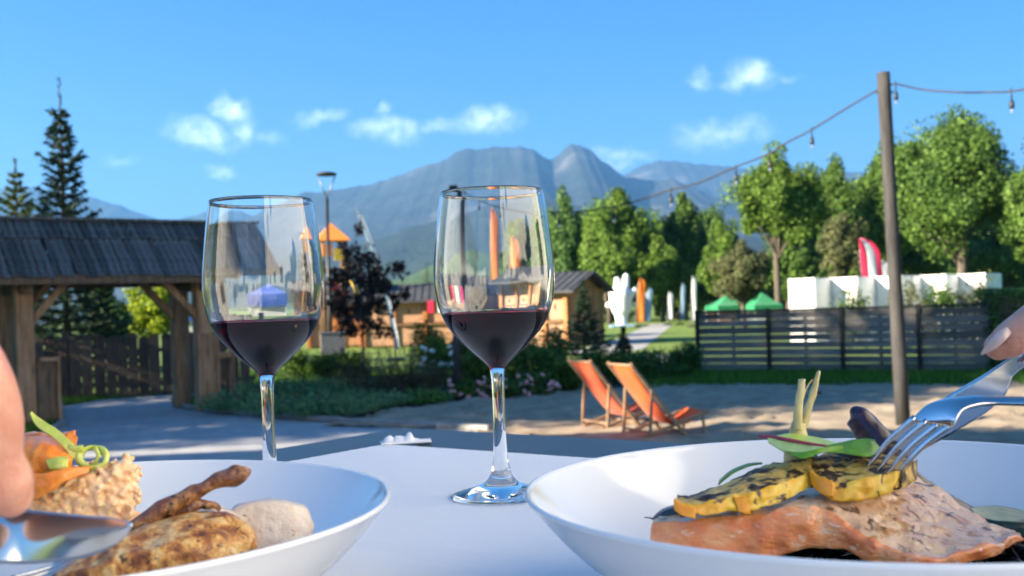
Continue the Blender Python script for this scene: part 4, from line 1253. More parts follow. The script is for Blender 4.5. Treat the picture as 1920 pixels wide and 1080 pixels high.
# ---------------------------------------------------------------- air
hz, th = newmat('haze_air')
vol = nd(th, 'ShaderNodeVolumePrincipled', {'Color': (.14, .385, .80, 1), 'Density': HAZE, 'Anisotropy': .2})
vol.inputs['Density Attribute'].default_value = ''
nd(th, 'ShaderNodeOutputMaterial', {1: vol.outputs[0]})
hz.cycles.homogeneous_volume = True
tag(MB().box((0, 0, 520), (19000, 19000, 1060)).build('haze', hz), 'even pale blue air over the whole valley', 'haze', kind='stuff')

# ================================================================ TABLE
def T(px, py, dz=0.0):
    return G(px, py, TZ + dz)
tc_ = T(755, 801)
ta = R(-36.5)
e1 = Vector((math.cos(ta), math.sin(ta), 0))            # along the far edge, to the right
e2 = Vector((-math.sin(ta), math.cos(ta), 0)) * -1       # along the left edge, towards the camera
e2 = Vector((math.sin(ta), -math.cos(ta), 0))
tbl = empty('dining_table', (tc_.x, tc_.y, TER), ta); tag(tbl, 'dark grey square table top in the foreground', 'table')
TS = 1.35
M['table'] = pm('dark_grey_laminate', [(.030, .034, .040), (.045, .050, .058)], 40, .34, .05, 200, spec=.3, bdist=.001)
def tl(x, y, z): return Vector((x, -y, z))
MB().box((TS / 2, -TS / 2, .735), (TS, TS, .03), bev=.006).build('table_top', M['table'], tbl)
for x in (.08, TS - .08):
    for y in (.08, TS - .08):
        MB().box((x, -y, .36), (.06, .06, .715), bev=.004).build('leg', M['black_paint'], tbl)
for y in (.08, TS - .08):
    MB().box((TS / 2, -y, .68), (TS - .24, .03, .07)).build('apron', M['black_paint'], tbl)

# placemat with a toothed edge and a curled corner
M['linen'] = None
m, t = newmat('white_woven_linen')
co = nd(t, 'ShaderNodeTexCoord').outputs['Object']
wv1 = nd(t, 'ShaderNodeTexWave', {'Vector': co, 'Scale': 260.0, 'Distortion': .6, 'Detail': 1.0}, wave_type='BANDS', bands_direction='X')
wv2 = nd(t, 'ShaderNodeTexWave', {'Vector': co, 'Scale': 260.0, 'Distortion': .6, 'Detail': 1.0}, wave_type='BANDS', bands_direction='Y')
sm_ = nd(t, 'ShaderNodeMath', {0: wv1.outputs['Fac'], 1: wv2.outputs['Fac']}, operation='ADD').outputs[0]
nzl = nd(t, 'ShaderNodeTexNoise', {'Vector': nd(t, 'ShaderNodeMapping', {0: co, 2: (0, 0, .5), 3: (3.0, 14.0, 1.0)}).outputs[0], 'Scale': 1.2, 'Detail': 4.0, 'Distortion': .6})
hgt = nd(t, 'ShaderNodeMath', {0: nzl.outputs['Fac'], 1: 14.0, 2: sm_}, operation='MULTIPLY_ADD').outputs[0]
bp = nd(t, 'ShaderNodeBump', {'Height': hgt, 'Strength': .4, 'Distance': .0008})
b_ = nd(t, 'ShaderNodeBsdfPrincipled', {'Base Color': (.86, .86, .87, 1), 'Roughness': .5, 'Sheen Weight': .3, 'Normal': bp.outputs[0]})
nd(t, 'ShaderNodeOutputMaterial', {0: b_.outputs[0]})
M['linen'] = m
mc = T(722, 836)
mloc = Matrix.Rotation(-ta, 3, 'Z') @ (mc - Vector((tc_.x, tc_.y, TZ)))
mat_ = empty('placemat', (mc.x, mc.y, TZ), ta); tag(mat_, 'white woven table mat with toothed edge under the plates', 'placemat')
MW, MD = .95, .95
tooth, td = .0125, .0022
pl = []
n = int(MW / tooth)
for k in range(n):
    pl += [(k * tooth, 0), (k * tooth + tooth * .8, td * -.2), (k * tooth + tooth * .9, -td)]
pl += [(MW, 0), (MW, -MD)]
n2 = int(MD / tooth)
pl += [(0, -MD)]
for k in range(n2 - 1, 0, -1):
    pl += [(0, -k * tooth), (td * .2, -k * tooth + tooth * .75), (td, -k * tooth + tooth * .9)]
me = bpy.data.meshes.new('cloth')
me.from_pydata([(x, y, .0018) for x, y in pl] + [(x, y, .0004) for x, y in pl], [], [tuple(range(len(pl)))[::-1]] + [(i, (i + 1) % len(pl), len(pl) + (i + 1) % len(pl), len(pl) + i) for i in range(len(pl))])
bm = bmesh.new(); bm.from_mesh(me); bmesh.ops.triangulate(bm, faces=[f for f in bm.faces if len(f.verts) > 4]); bmesh.ops.recalc_face_normals(bm, faces=bm.faces[:]); bm.to_mesh(me); bm.free()
link('cloth', me, M['linen'], mat_)
# curled lacy corner
V = []; nn, mm = 46, 9
for i in range(nn):
    s = i / (nn - 1)
    for j in range(mm):
        r_ = j / (mm - 1)
        px = 714 + 94 * s
        crest = np.interp(px, [714, 719, 724, 730, 737, 743, 751, 759, 764, 769, 774, 785, 797, 808], [836, 830, 822, 818, 825, 820, 819, 821, 814, 812, 822, 825, 828, 836])
        base = 839 + 1.0 * math.sin(s * 9)
        py = base - (base - float(crest)) * math.sin(r_ * 1.9)
        V.append(P(px + 1.5 * math.sin(r_ * 5 + s * 20), py, mc.y - .012 + .022 * r_ + .01 * s) - mat_.location)
Minv = Matrix.Rotation(-ta, 3, 'Z')
V = [Minv @ v for v in V]
V = [Vector((v.x, v.y, max(v.z, .0022))) for v in V]
Q = [(i * mm + j, i * mm + j + 1, (i + 1) * mm + j + 1, (i + 1) * mm + j) for i in range(nn - 1) for j in range(mm - 1)]
o = link('curled_corner', npmesh('curled_corner', [tuple(v) for v in V], Q, True), M['linen'], mat_)
o.modifiers.new('t', 'SOLIDIFY').thickness = .0014

# ================================================================ WINE GLASSES
mgl, t = newmat('clear_glass')
nd(t, 'ShaderNodeOutputMaterial', {0: nd(t, 'ShaderNodeBsdfPrincipled', {'Base Color': (.985, .992, .99, 1), 'Roughness': 0.0, 'Transmission Weight': 1.0, 'IOR': 1.47}).outputs[0]})
M['glass'] = mgl
mwn, t = newmat('red_wine_at_glass')     # wine against the wall of the glass: relative index 1.34 / 1.47
nd(t, 'ShaderNodeOutputMaterial', {0: nd(t, 'ShaderNodeBsdfGlass', {0: (.20, .018, .045, 1), 'Roughness': 0.0, 'IOR': .912}).outputs[0]})
M['wine'] = mwn
mwt, t = newmat('red_wine_surface')
nd(t, 'ShaderNodeOutputMaterial', {0: nd(t, 'ShaderNodeBsdfGlass', {0: (.62, .10, .16, 1), 'Roughness': 0.0, 'IOR': 1.34}).outputs[0]})
M['wine_top'] = mwt
def smooth_prof(ctrl, n):
    """Catmull-Rom through (r, z) control points"""
    out = []
    for i in range(len(ctrl) - 1):
        p0, p1, p2, p3 = (Vector(ctrl[max(i - 1, 0)]), Vector(ctrl[i]), Vector(ctrl[i + 1]), Vector(ctrl[min(i + 2, len(ctrl) - 1)]))
        for k in range(n):
            s = k / n
            v = .5 * ((2 * p1) + (p2 - p0) * s + (2 * p0 - 5 * p1 + 4 * p2 - p3) * s * s + (3 * p1 - p0 - 3 * p2 + p3) * s ** 3)
            out.append((max(v.x, 0.0), v.y))
    out.append(tuple(ctrl[-1]))
    return out
OUT = [(.0366, .0014), (.030, .0036), (.020, .0066), (.0125, .0100), (.0082, .0150), (.0058, .0240), (.0047, .040), (.0042, .062), (.0044, .080), (.0056, .0905), (.0084, .0950), (.0150, .1010), (.0240, .1096), (.0338, .1210), (.0399, .1338), (.0428, .1480), (.0433, .1610), (.0420, .1780), (.0396, .1980), (.0367, .2172)]
INN = [(.0361, .2170), (.0390, .1978), (.0413, .1780), (.0425, .1610), (.0419, .1482), (.0389, .1340), (.0326, .1222), (.0226, .1112), (.0128, .1038), (.0055, .1006), (.0, .0999)]
IP = smooth_prof(INN, 6)
def glass_meshes(level):
    """glass wall down to the wine line, and the wine that closes it below"""
    r_l = float(np.interp(level, [z for r, z in IP][::-1], [r for r, z in IP][::-1]))
    up = [p for p in IP if p[1] > level + 1e-5] + [(r_l, level)]
    dn = [p for p in IP if p[1] < level - 1e-5]
    prof = [(0, .0004), (.030, .0004), (.0360, .0004)] + smooth_prof(OUT, 5) + [(.0366, .2178), (.0363, .2178)] + up
    g = MB().lathe(prof, 96).mesh('glass_body'); g.materials.append(M['glass'])
    w = MB().lathe(dn[::-1] + [(r_l, level)], 96)
    w.lathe([(r_l, level), (r_l - .0006, level - .0004), (r_l - .0018, level - .0006), (.01, level - .0006), (0, level - .0006)], 96, mi=1)
    wm_ = w.mesh('wine'); wm_.materials.append(M['wine']); wm_.materials.append(M['wine_top'])
    return g, wm_
def wine_glass(label, px, Y, lv):
    q = P(px, 900, Y)
    root = empty('wine_glass', (q.x, Y, TZ + .0019)); tag(root, label, 'wine glass', 'wine glasses on the table')
    root.scale = (.975,) * 3
    for nm, me in zip(('glass_body', 'wine'), glass_meshes(lv)):
        o = bpy.data.objects.new(nm, me); COL.objects.link(o); o.parent = root
    return root
wine_glass('wine glass of red wine standing between the plates', 940, .743, .1312)
wl = wine_glass('wine glass of red wine behind the left plate', 507, .752, .1305)

# ================================================================ BOWLS
M['china'] = pm('white_porcelain', [(.80, .80, .79), (.83, .83, .82)], 3, .12, 0, spec=.5, coat=.3)
BO = [(.0, .0035), (.046, .0035), (.048, .0005), (.053, .0005), (.058, .0045), (.082, .0105), (.104, .0225), (.122, .038), (.1345, .0525), (.1368, .0552), (.1362, .0566), (.1345, .0560), (.1315, .0525), (.118, .0385), (.100, .0245), (.080, .0155), (.055, .0120), (.028, .0112), (0, .0110)]
bp_ = BO[:4] + smooth_prof(BO[4:], 5)
bowl_me = MB().lathe(bp_, 128).mesh('bowl'); bowl_me.materials.append(M['china'])
BR = Vector((.1394, .4284, TZ + .0019)); BL = Vector((-.189, .4276, TZ + .0019))
for c, lb in ((BR, 'white shallow bowl at right holding the salmon'), (BL, 'white shallow bowl at left holding the chicken')):
    o = bpy.data.objects.new('dinner_bowl', bowl_me); COL.objects.link(o); o.location = c
    tag(o, lb, 'bowl', 'dinner bowls on the table')

# ================================================================ FOOD BUILDERS
def cr(pts, n):
    """resample a poly of tuples to n points with Catmull-Rom"""
    k = len(pts); out = []
    A = np.array(pts, float)
    for s in np.linspace(0, k - 1, n):
        i = min(int(s), k - 2); f = s - i
        p0, p1, p2, p3 = A[max(i - 1, 0)], A[i], A[i + 1], A[min(i + 2, k - 1)]
        out.append(.5 * ((2 * p1) + (p2 - p0) * f + (2 * p0 - 5 * p1 + 4 * p2 - p3) * f * f + (3 * p1 - p0 - 3 * p2 + p3) * f ** 3))
    return out
def loft(name, lines, ncol, rows, mats, bands=None, amp=.0006, freq=220, seed=0, parent=None, origin=None, bulge=None, close=True, lump=0.0, lfreq=60):
    """skin through lines of (px, py, distance); lines run front-bottom, front-top, back-top, back-bottom"""
    L = [[P(*p) for p in cr(l, ncol)] for l in lines]
    ring = []; bidx = []
    nl = len(L)
    for b in range(nl if close else nl - 1):
        A, B = L[b], L[(b + 1) % nl]
        bl_ = (bulge or [0] * nl)[b]
        for r_ in range(rows[b]):
            s = r_ / rows[b]
            row = []
            for i in range(ncol):
                v = A[i].lerp(B[i], s)
                if bl_:
                    t_ = i / (ncol - 1)
                    v = v + Vector((0, -.6, .8)) * (bl_ * math.sin(math.pi * s) * (math.sin(math.pi * t_) ** .4))
                row.append(v)
            ring.append(row); bidx.append((bands or list(range(nl)))[b])
    if not close:
        ring.append(L[-1][:]); bidx.append(0)
    nr = len(ring)
    cen = sum((v for r_ in ring for v in r_), Vector()) / (nr * ncol)
    org = Vector(origin) if origin is not None else Vector((cen.x, cen.y, min(v.z for r_ in ring for v in r_)))
    Vs = []
    for r_ in ring:
        for v in r_:
            n_ = Vector((mnoise.noise(v * freq + Vector((seed, 0, 0))), mnoise.noise(v * freq + Vector((0, seed + 9, 0))), mnoise.noise(v * freq + Vector((0, 0, seed + 5))))) * amp
            if lump:
                n_ += (v - cen).normalized() * (mnoise.noise(v * lfreq + Vector((seed * 3.1, 0, 0))) * lump)
            Vs.append(v + n_ - org)
    fs, mi = [], []
    for a in range(nr if close else nr - 1):
        b = (a + 1) % nr
        for i in range(ncol - 1):
            fs.append((a * ncol + i, a * ncol + i + 1, b * ncol + i + 1, b * ncol + i)); mi.append(bidx[a])
    mb = MB()
    mb.v = [tuple(v) for v in Vs]; mb.f = fs; mb.sm = [True] * len(fs); mb.mi = mi
    if close:
        for e in (0, ncol - 1):
            c_ = len(mb.v); mb.v.append(tuple(sum((Vs[a * ncol + e] for a in range(nr)), Vector()) / nr))
            for a in range(nr):
                b = (a + 1) % nr
                f = (c_, a * ncol + e, b * ncol + e)
                mb.f.append(f if e else f[::-1]); mb.sm.append(True); mb.mi.append(0)
    me = mb.mesh(name)
    bm = bmesh.new(); bm.from_mesh(me); bmesh.ops.recalc_face_normals(bm, faces=bm.faces[:]); bm.to_mesh(me); bm.free()
    o = link(name, me, mats, parent)
    o.location = org if parent is None else org - Vector(parent.location)
    return o
def ptube(name, pts, mat, n=12, parent=None, flat=1.0, amp=0.0, freq=200, res=4):
    """pts: (px, py, Y, radius in px)"""
    q = cr(pts, (len(pts) - 1) * res + 1)
    c = [P(a[0], a[1], a[2]) for a in q]; r_ = [a[3] * a[2] / F for a in q]
    org = c[0].copy()
    mb = MB().tube([v - org for v in c], r_, n, flat=flat)
    if amp:
        mb.v = [tuple(Vector(v) + Vector((mnoise.noise((Vector(v) + org) * freq), mnoise.noise((Vector(v) + org) * freq + Vector((7, 0, 0))), mnoise.noise((Vector(v) + org) * freq + Vector((0, 7, 0))))) * amp) for v in mb.v]
    o = mb.build(name, mat, parent); o.location = org if parent is None else org - Vector(parent.location)
    return o
def foodmat(name, base_stops, sc, spot=None, spsc=120, spcut=(.58, .66), rough=.4, bump=.4, bsc=300, sss=.15, stretch=None, sssr=(1, .35, .2), seed=0.0, spd=3.0, coat=0.0):
    """two-scale food surface: broad colour ramp plus browned or charred spots"""
    m, t = newmat(name)
    co = nd(t, 'ShaderNodeTexCoord').outputs['Object']
    co = nd(t, 'ShaderNodeMapping', {0: co, 1: (seed, seed, 0), 3: stretch or (1, 1, 1)}).outputs[0]
    nz = nd(t, 'ShaderNodeTexNoise', {'Vector': co, 'Scale': sc, 'Detail': 5.0, 'Roughness': .6, 'Distortion': .4})
    c = ramp(t, nz.outputs['Fac'], base_stops)
    if spot:
        n2 = nd(t, 'ShaderNodeTexNoise', {'Vector': co, 'Scale': spsc, 'Detail': spd, 'Roughness': .6, 'Distortion': .5})
        f = nd(t, 'ShaderNodeMapRange', {0: n2.outputs['Fac'], 1: spcut[0], 2: spcut[1]}).outputs[0]
        c = nd(t, 'ShaderNodeMix', {'Factor': f, 6: c, 7: (*spot, 1)}, data_type='RGBA').outputs[2]
    n3 = nd(t, 'ShaderNodeTexNoise', {'Vector': co, 'Scale': bsc, 'Detail': 4.0})
    bpn = nd(t, 'ShaderNodeBump', {'Height': n3.outputs['Fac'], 'Strength': bump, 'Distance': .0012})
    b = nd(t, 'ShaderNodeBsdfPrincipled', {'Base Color': c, 'Roughness': rough, 'Subsurface Weight': sss, 'Subsurface Radius': sssr, 'Subsurface Scale': .002, 'Normal': bpn.outputs[0], 'Coat Weight': coat, 'Coat Roughness': .15})
    nd(t, 'ShaderNodeOutputMaterial', {0: b.outputs[0]})
    return m
M['salmon'] = foodmat('salmon_flesh', [(.28, (.70, .17, .045)), (.48, (.84, .29, .09)), (.62, (.88, .40, .17)), (.76, (.92, .58, .36))], 80, (.88, .60, .42), 150, (.60, .68), .25, .9, 380, .3, (1, 1, 1.6), coat=.4)
M['salmon_top'] = foodmat('seared_salmon_top', [(.30, (.50, .31, .20)), (.42, (.72, .45, .27)), (.52, (.80, .55, .33)), (.60, (.58, .27, .09)), (.72, (.34, .14, .04))], 105, (.11, .045, .014), 150, (.575, .63), .36, .9, 420, .25, coat=.3, spd=7)
M['squash_side'] = foodmat('yellow_squash_flesh', [(.3, (.62, .24, .008)), (.48, (.74, .40, .018)), (.62, (.78, .52, .06)), (.74, (.82, .68, .30))], 75, (.07, .03, .01), 120, (.60, .65), .35, .3, 200, .3)
M['squash_rind'] = foodmat('orange_squash_rind', [(.3, (.78, .26, .01)), (.6, (.85, .36, .02))], 60, (.05, .02, .008), 90, (.63, .67), .35, .2, 200, .2)
M['squash_top'] = foodmat('charred_squash_top', [(.3, (.42, .22, .03)), (.5, (.62, .42, .10)), (.7, (.72, .56, .22))], 130, (.03, .013, .005), 95, (.46, .54), .5, .8, 350, .1, stretch=(1, 1.7, 1), spd=7)
M['chicken_brown'] = foodmat('roasted_chicken_skin', [(.30, (.86, .64, .34)), (.42, (.78, .46, .14)), (.50, (.58, .25, .045)), (.57, (.34, .11, .02)), (.68, (.11, .035, .01))], 150, (.06, .024, .010), 330, (.60, .68), .40, .9, 500, .15, coat=.2)
M['chicken_pale'] = foodmat('pale_chicken_meat', [(.3, (.66, .50, .37)), (.5, (.76, .62, .49)), (.72, (.82, .71, .59))], 140, (.26, .13, .055), 190, (.66, .71), .5, .7, 360, .3)
M['bone_roast'] = foodmat('roasted_bone', [(.28, (.06, .025, .012)), (.45, (.20, .07, .025)), (.6, (.42, .19, .06)), (.75, (.50, .32, .17))], 200, (.02, .011, .008), 220, (.57, .65), .35, .9, 380, .1, coat=.3, spd=5)
M['carrot'] = foodmat('raw_carrot', [(.3, (.78, .19, .012)), (.55, (.86, .27, .02)), (.75, (.86, .38, .08))], 90, None, 0, (0, 1), .3, .5, 300, .3, coat=.2)
M['celery'] = foodmat('pale_green_celery', [(.3, (.46, .56, .05)), (.55, (.62, .68, .14)), (.75, (.78, .80, .42))], 100, None, 0, (0, 1), .35, .4, 300, .3)
M['rice'] = pm('cooked_rice', [(.78, .44, .20), (.84, .55, .30), (.88, .66, .42)], 160, .3, 0, island=.07, sss=.5, coat=.2)
M['noodle'] = pm('black_squid_noodles', [(.006, .006, .007), (.014, .014, .016)], 90, .28, .2, 400, bdist=.001)
M['leaf_ed'] = foodmat('salad_leaf_green', [(.3, (.07, .20, .01)), (.55, (.12, .30, .015)), (.75, (.22, .40, .04))], 120, None, 0, (0, 1), .35, .4, 250, .25)
M['leaf_pale'] = foodmat('pale_leaf_underside', [(.3, (.26, .40, .14)), (.55, (.40, .54, .24)), (.75, (.52, .62, .36))], 120, None, 0, (0, 1), .4, .4, 250, .25)
M['leaf_lime'] = foodmat('lime_leaf_blade', [(.3, (.34, .50, .05)), (.7, (.50, .62, .10))], 120, None, 0, (0, 1), .4, .3, 250, .25)
M['beet_rib'] = pm('beet_red_rib', [(.22, .02, .05), (.32, .05, .09)], 150, .4)
M['root_stalk'] = foodmat('pale_root_stalks', [(.3, (.50, .36, .12)), (.5, (.62, .52, .24)), (.75, (.66, .62, .34))], 90, (.45, .22, .06), 90, (.62, .75), .5, .5, 250, .25, (1, 1, .4))
M['purple'] = foodmat('purple_vegetable_skin', [(.3, (.012, .006, .018)), (.6, (.035, .015, .04))], 90, (.13, .075, .09), 130, (.62, .72), .3, .4, 250, .1)
M['zucchini'] = foodmat('dark_zucchini_skin', [(.3, (.008, .025, .016)), (.7, (.02, .05, .03))], 60, None, 0, (0, 1), .3, .3, 200, .1)
M['zucchini_in'] = foodmat('pale_zucchini_flesh', [(.3, (.30, .32, .16)), (.7, (.46, .46, .27))], 80, (.10, .07, .03), 90, (.6, .7), .45, .4, 200, .2)
M['skin_dark'] = foodmat('dark_fish_skin', [(.3, (.015, .016, .022)), (.7, (.05, .055, .075))], 80, None, 0, (0, 1), .3, .4, 250, .1)
M['steel'] = pm('polished_steel', [(.60, .60, .61), (.66, .66, .67)], 30, .09, .03, 90, metal=1.0, bdist=.0005, rough2=.16)

# ================================================================ RIGHT BOWL: salmon dish
loft('salmon_fillet', [
  [(1214, 1046, .428), (1300, 1062, .418), (1400, 1058, .412), (1470, 1040, .410), (1540, 1026, .409), (1590, 1036, .404), (1640, 1056, .398), (1740, 1072, .393), (1840, 1052, .402), (1918, 1014, .418)],
  [(1224, 980, .430), (1300, 973, .420), (1400, 965, .415), (1480, 953, .411), (1552, 956, .409), (1600, 986, .404), (1652, 1018, .399), (1740, 1043, .395), (1835, 1022, .404), (1916, 1006, .420)],
  [(1240, 962, .452), (1330, 958, .462), (1420, 944, .466), (1510, 914, .472), (1600, 896, .476), (1695, 888, .476), (1752, 912, .471), (1815, 952, .464), (1866, 984, .452), (1912, 1000, .436)],
  [(1244, 1020, .456), (1330, 1018, .468), (1420, 1010, .474), (1510, 985, .482), (1600, 972, .487), (1695, 968, .486), (1752, 982, .480), (1815, 1010, .470), (1866, 1020, .458), (1912, 1012, .440)]],
  90, (16, 26, 6, 4), [M['salmon'], M['salmon_top']], [0, 1, 1, 0], .0014, 190, 3, bulge=[.0026, .0035, 0, 0], lump=.0018, lfreq=85)
tag(bpy.data.objects['salmon_fillet'], 'seared salmon fillet lying across the right bowl', 'salmon')
sq = empty('squash_slice', P(1400, 960, .42)); tag(sq, 'long charred squash slice on the left part of the salmon', 'squash slice', 'charred squash slices')
loft('slice_body', [
  [(1272, 958, .408), (1300, 968, .405), (1345, 962, .407), (1385, 958, .409), (1412, 958, .409), (1450, 946, .413), (1495, 928, .418), (1532, 908, .426)],
  [(1266, 938, .409), (1298, 946, .407), (1345, 936, .409), (1385, 928, .411), (1412, 922, .412), (1450, 909, .416), (1495, 893, .421), (1532, 874, .429)],
  [(1272, 930, .424), (1300, 926, .428), (1345, 912, .431), (1385, 894, .433), (1412, 880, .434), (1450, 868, .437), (1495, 857, .440), (1532, 848, .444)],
  [(1276, 946, .426), (1300, 946, .431), (1345, 936, .434), (1385, 922, .436), (1412, 912, .437), (1450, 898, .440), (1495, 884, .443), (1532, 874, .446)]],
  64, (9, 12, 4, 4), [M['squash_side'], M['squash_top']], [0, 1, 1, 0], .0009, 320, 5, sq, bulge=[.0008, .0012, 0, 0], lump=.0008, lfreq=160)
loft('rind', [[(1264, 956, .4065), (1280, 966, .4045), (1303, 973, .4035)], [(1263, 936, .4075), (1279, 947, .4055), (1304, 953, .4045)], [(1268, 934, .413), (1284, 942, .411), (1306, 948, .410)], [(1268, 954, .413), (1284, 962, .411), (1306, 966, .410)]],
  14, (5, 3, 3, 3), [M['squash_rind']], [0] * 4, .0003, 300, 2, sq)
loft('rind', [[(1384, 960, .4075), (1398, 964, .407), (1408, 963, .407)], [(1376, 932, .409), (1386, 934, .4085), (1396, 931, .4085)], [(1378, 928, .414), (1388, 930, .414), (1398, 928, .414)], [(1384, 954, .414), (1396, 957, .414), (1406, 957, .414)]],
  12, (5, 3, 3, 3), [M['squash_rind']], [0] * 4, .0003, 300, 4, sq)
sq2 = empty('squash_slice', P(1620, 930, .42)); tag(sq2, 'shorter charred squash slice under the fork tines', 'squash slice', 'charred squash slices')
loft('slice_body', [
  [(1524, 912, .422), (1548, 930, .416), (1580, 940, .414), (1620, 936, .414), (1662, 928, .416), (1690, 916, .420), (1716, 900, .428)],
  [(1520, 882, .424), (1548, 897, .418), (1580, 905, .416), (1620, 897, .416), (1662, 890, .418), (1690, 880, .422), (1714, 868, .430)],
  [(1526, 856, .440), (1552, 848, .444), (1585, 846, .446), (1622, 848, .446), (1660, 852, .446), (1688, 856, .445), (1712, 860, .444)],
  [(1528, 880, .442), (1552, 876, .447), (1585, 874, .449), (1622, 874, .449), (1660, 876, .449), (1688, 878, .448), (1712, 880, .446)]],
  56, (9, 12, 4, 4), [M['squash_side'], M['squash_top']], [0, 1, 1, 0], .0009, 320, 15, sq2, bulge=[.0008, .0012, 0, 0], lump=.0008, lfreq=160)
loft('rind', [[(1521, 908, .4205), (1540, 926, .4150), (1562, 934, .4125)], [(1517, 882, .4225), (1538, 897, .4170), (1561, 903, .4145)], [(1522, 880, .428), (1542, 893, .422), (1563, 899, .420)], [(1524, 904, .428), (1542, 920, .422), (1564, 928, .420)]],
  14, (5, 3, 3, 3), [M['squash_rind']], [0] * 4, .0003, 300, 6, sq2)
loft('rind', [[(1692, 916, .4185), (1706, 908, .422), (1719, 898, .427)], [(1690, 882, .420), (1704, 874, .424), (1717, 866, .429)], [(1694, 878, .427), (1707, 870, .430), (1719, 862, .434)], [(1696, 910, .427), (1708, 902, .430), (1720, 894, .433)]],
  12, (5, 3, 3, 3), [M['squash_top']], [0] * 4, .0005, 300, 8, sq2)
# salad leaf
lf = empty('chard_leaf', P(1540, 850, .44)); tag(lf, 'red ribbed chard leaf laid over the squash', 'leaf')
def blade(name, up, lo, mats, parent, bow=.004, th=.0005):
    o = loft(name, [up, lo], 40, (10,), mats, [0], .0004, 150, 1, parent, close=False)
    o.modifiers.new('t', 'SOLIDIFY').thickness = th
    return o
blade('lower_blade', [(1438, 821, .437), (1480, 826, .434), (1520, 832, .432), (1556, 836, .431)], [(1441, 828, .434), (1468, 846, .428), (1502, 854, .424), (1556, 840, .426)], [M['leaf_pale']], lf)
blade('upper_blade', [(1440, 818, .440), (1480, 813, .446), (1525, 818, .448), (1566, 830, .440)], [(1438, 821, .437), (1480, 826, .434), (1520, 832, .432), (1556, 836, .431)], [M['leaf_lime']], lf)
blade('folded_edge', [(1470, 846, .4275), (1505, 846, .4235), (1550, 838, .4245), (1580, 836, .428)], [(1478, 851, .426), (1505, 859, .4215), (1545, 848, .423), (1580, 846, .427)], [M['leaf_ed']], lf)
blade('tip_blade', [(1545, 838, .428), (1580, 830, .432), (1610, 823, .434), (1634, 824, .434), (1650, 838, .432)], [(1545, 846, .425), (1580, 848, .425), (1610, 853, .424), (1634, 856, .424), (1649, 846, .430)], [M['leaf_ed']], lf)
blade('tip_blade', [(1556, 833, .436), (1590, 826, .444), (1620, 822, .446), (1640, 825, .442)], [(1545, 838, .428), (1580, 830, .432), (1612, 824, .434), (1642, 828, .434)], [M['leaf_ed']], lf)
ptube('red_rib', [(1422, 818, .441, 2.6), (1445, 819, .438, 3.4), (1475, 824, .4335, 3.4), (1515, 831, .4310, 2.8), (1552, 836, .4300, 1.8)], M['beet_rib'], 8, lf)
# root stalks
stk = empty('root_stalk', P(1495, 860, .452)); tag(stk, 'pale cut root with two upright stalks behind the leaf', 'vegetable')
ptube('root', [(1492, 872, .452, 20), (1492, 850, .452, 21), (1495, 822, .452, 19), (1497, 805, .452, 15), (1499, 792, .452, 12)], M['root_stalk'], 14, stk, amp=.0006)
ptube('stalk', [(1496, 806, .450, 9), (1496, 785, .450, 9), (1498, 755, .450, 8), (1502, 730, .450, 6.5), (1503, 711, .450, 6.5)], M['root_stalk'], 10, stk, amp=.0004, freq=300)
ptube('stalk', [(1503, 803, .455, 9), (1511, 780, .455, 8), (1520, 752, .455, 7), (1528, 725, .455, 5.5), (1534, 702, .455, 4), (1537, 696, .455, 1.5)], M['root_stalk'], 10, stk, amp=.0004, freq=300)
ptube('stalk', [(1505, 748, .452, 2.2), (1512, 728, .452, 1.6), (1523, 712, .452, 1.2)], M['root_stalk'], 6, stk)
ptube('stalk', [(1524, 742, .456, 1.6), (1530, 738, .456, 2.6), (1540, 735, .456, 2.6)], M['noodle'], 6, stk)
o = ptube('purple_carrot', [(1596, 776, .462, 6), (1602, 777, .462, 20), (1614, 790, .461, 25), (1632, 812, .459, 29), (1655, 842, .456, 31), (1680, 872, .453, 32), (1700, 892, .450, 22)], M['purple'], 18, amp=.0006)
tag(o, 'dark purple carrot end sticking up behind the leaf', 'vegetable')
o = loft('eggplant_strip', [[(1690, 872, .470), (1730, 905, .474), (1780, 938, .474), (1830, 965, .472), (1870, 985, .466)], [(1692, 862, .472), (1732, 894, .477), (1783, 928, .478), (1834, 956, .476), (1872, 978, .470)], [(1694, 864, .482), (1734, 896, .487), (1785, 930, .488), (1836, 958, .486), (1874, 980, .480)], [(1694, 900, .484), (1734, 930, .489), (1785, 960, .490), (1836, 985, .488), (1874, 1000, .482)]],
  40, (5, 3, 4, 4), [M['skin_dark']], [0] * 4, .0006, 250, 12)
tag(o, 'thin dark charred strip along the back of the salmon', 'vegetable')
z_ = empty('zucchini_piece', P(1880, 990, .47)); tag(z_, 'thick dark green zucchini piece at the right edge of the bowl', 'vegetable')
loft('rind', [[(1822, 968, .462), (1850, 1000, .452), (1890, 1012, .448), (1940, 1012, .446)], [(1818, 955, .463), (1850, 972, .454), (1890, 978, .450), (1940, 978, .448)], [(1824, 950, .486), (1860, 948, .494), (1895, 950, .496), (1940, 958, .494)], [(1826, 990, .488), (1860, 1000, .496), (1895, 1002, .498), (1940, 1005, .496)]],
  40, (8, 8, 4, 4), [M['zucchini'], M['zucchini_in']], [0, 1, 0, 0], .0005, 250, 6, z_, bulge=[.002, .001, 0, 0])
o = loft('dark_slice', [[(1226, 985, .440), (1250, 985, .436), (1290, 985, .434)], [(1224, 972, .441), (1245, 960, .438), (1275, 952, .436)], [(1226, 968, .452), (1248, 952, .452), (1276, 944, .450)], [(1228, 990, .454), (1252, 990, .454), (1280, 990, .452)]], 20, (5, 4, 4, 3), [M['skin_dark']], [0] * 4, .0006, 200, 8, bulge=[.001] * 4)
tag(o, 'grey blue charred slice under the left end of the squash', 'vegetable')
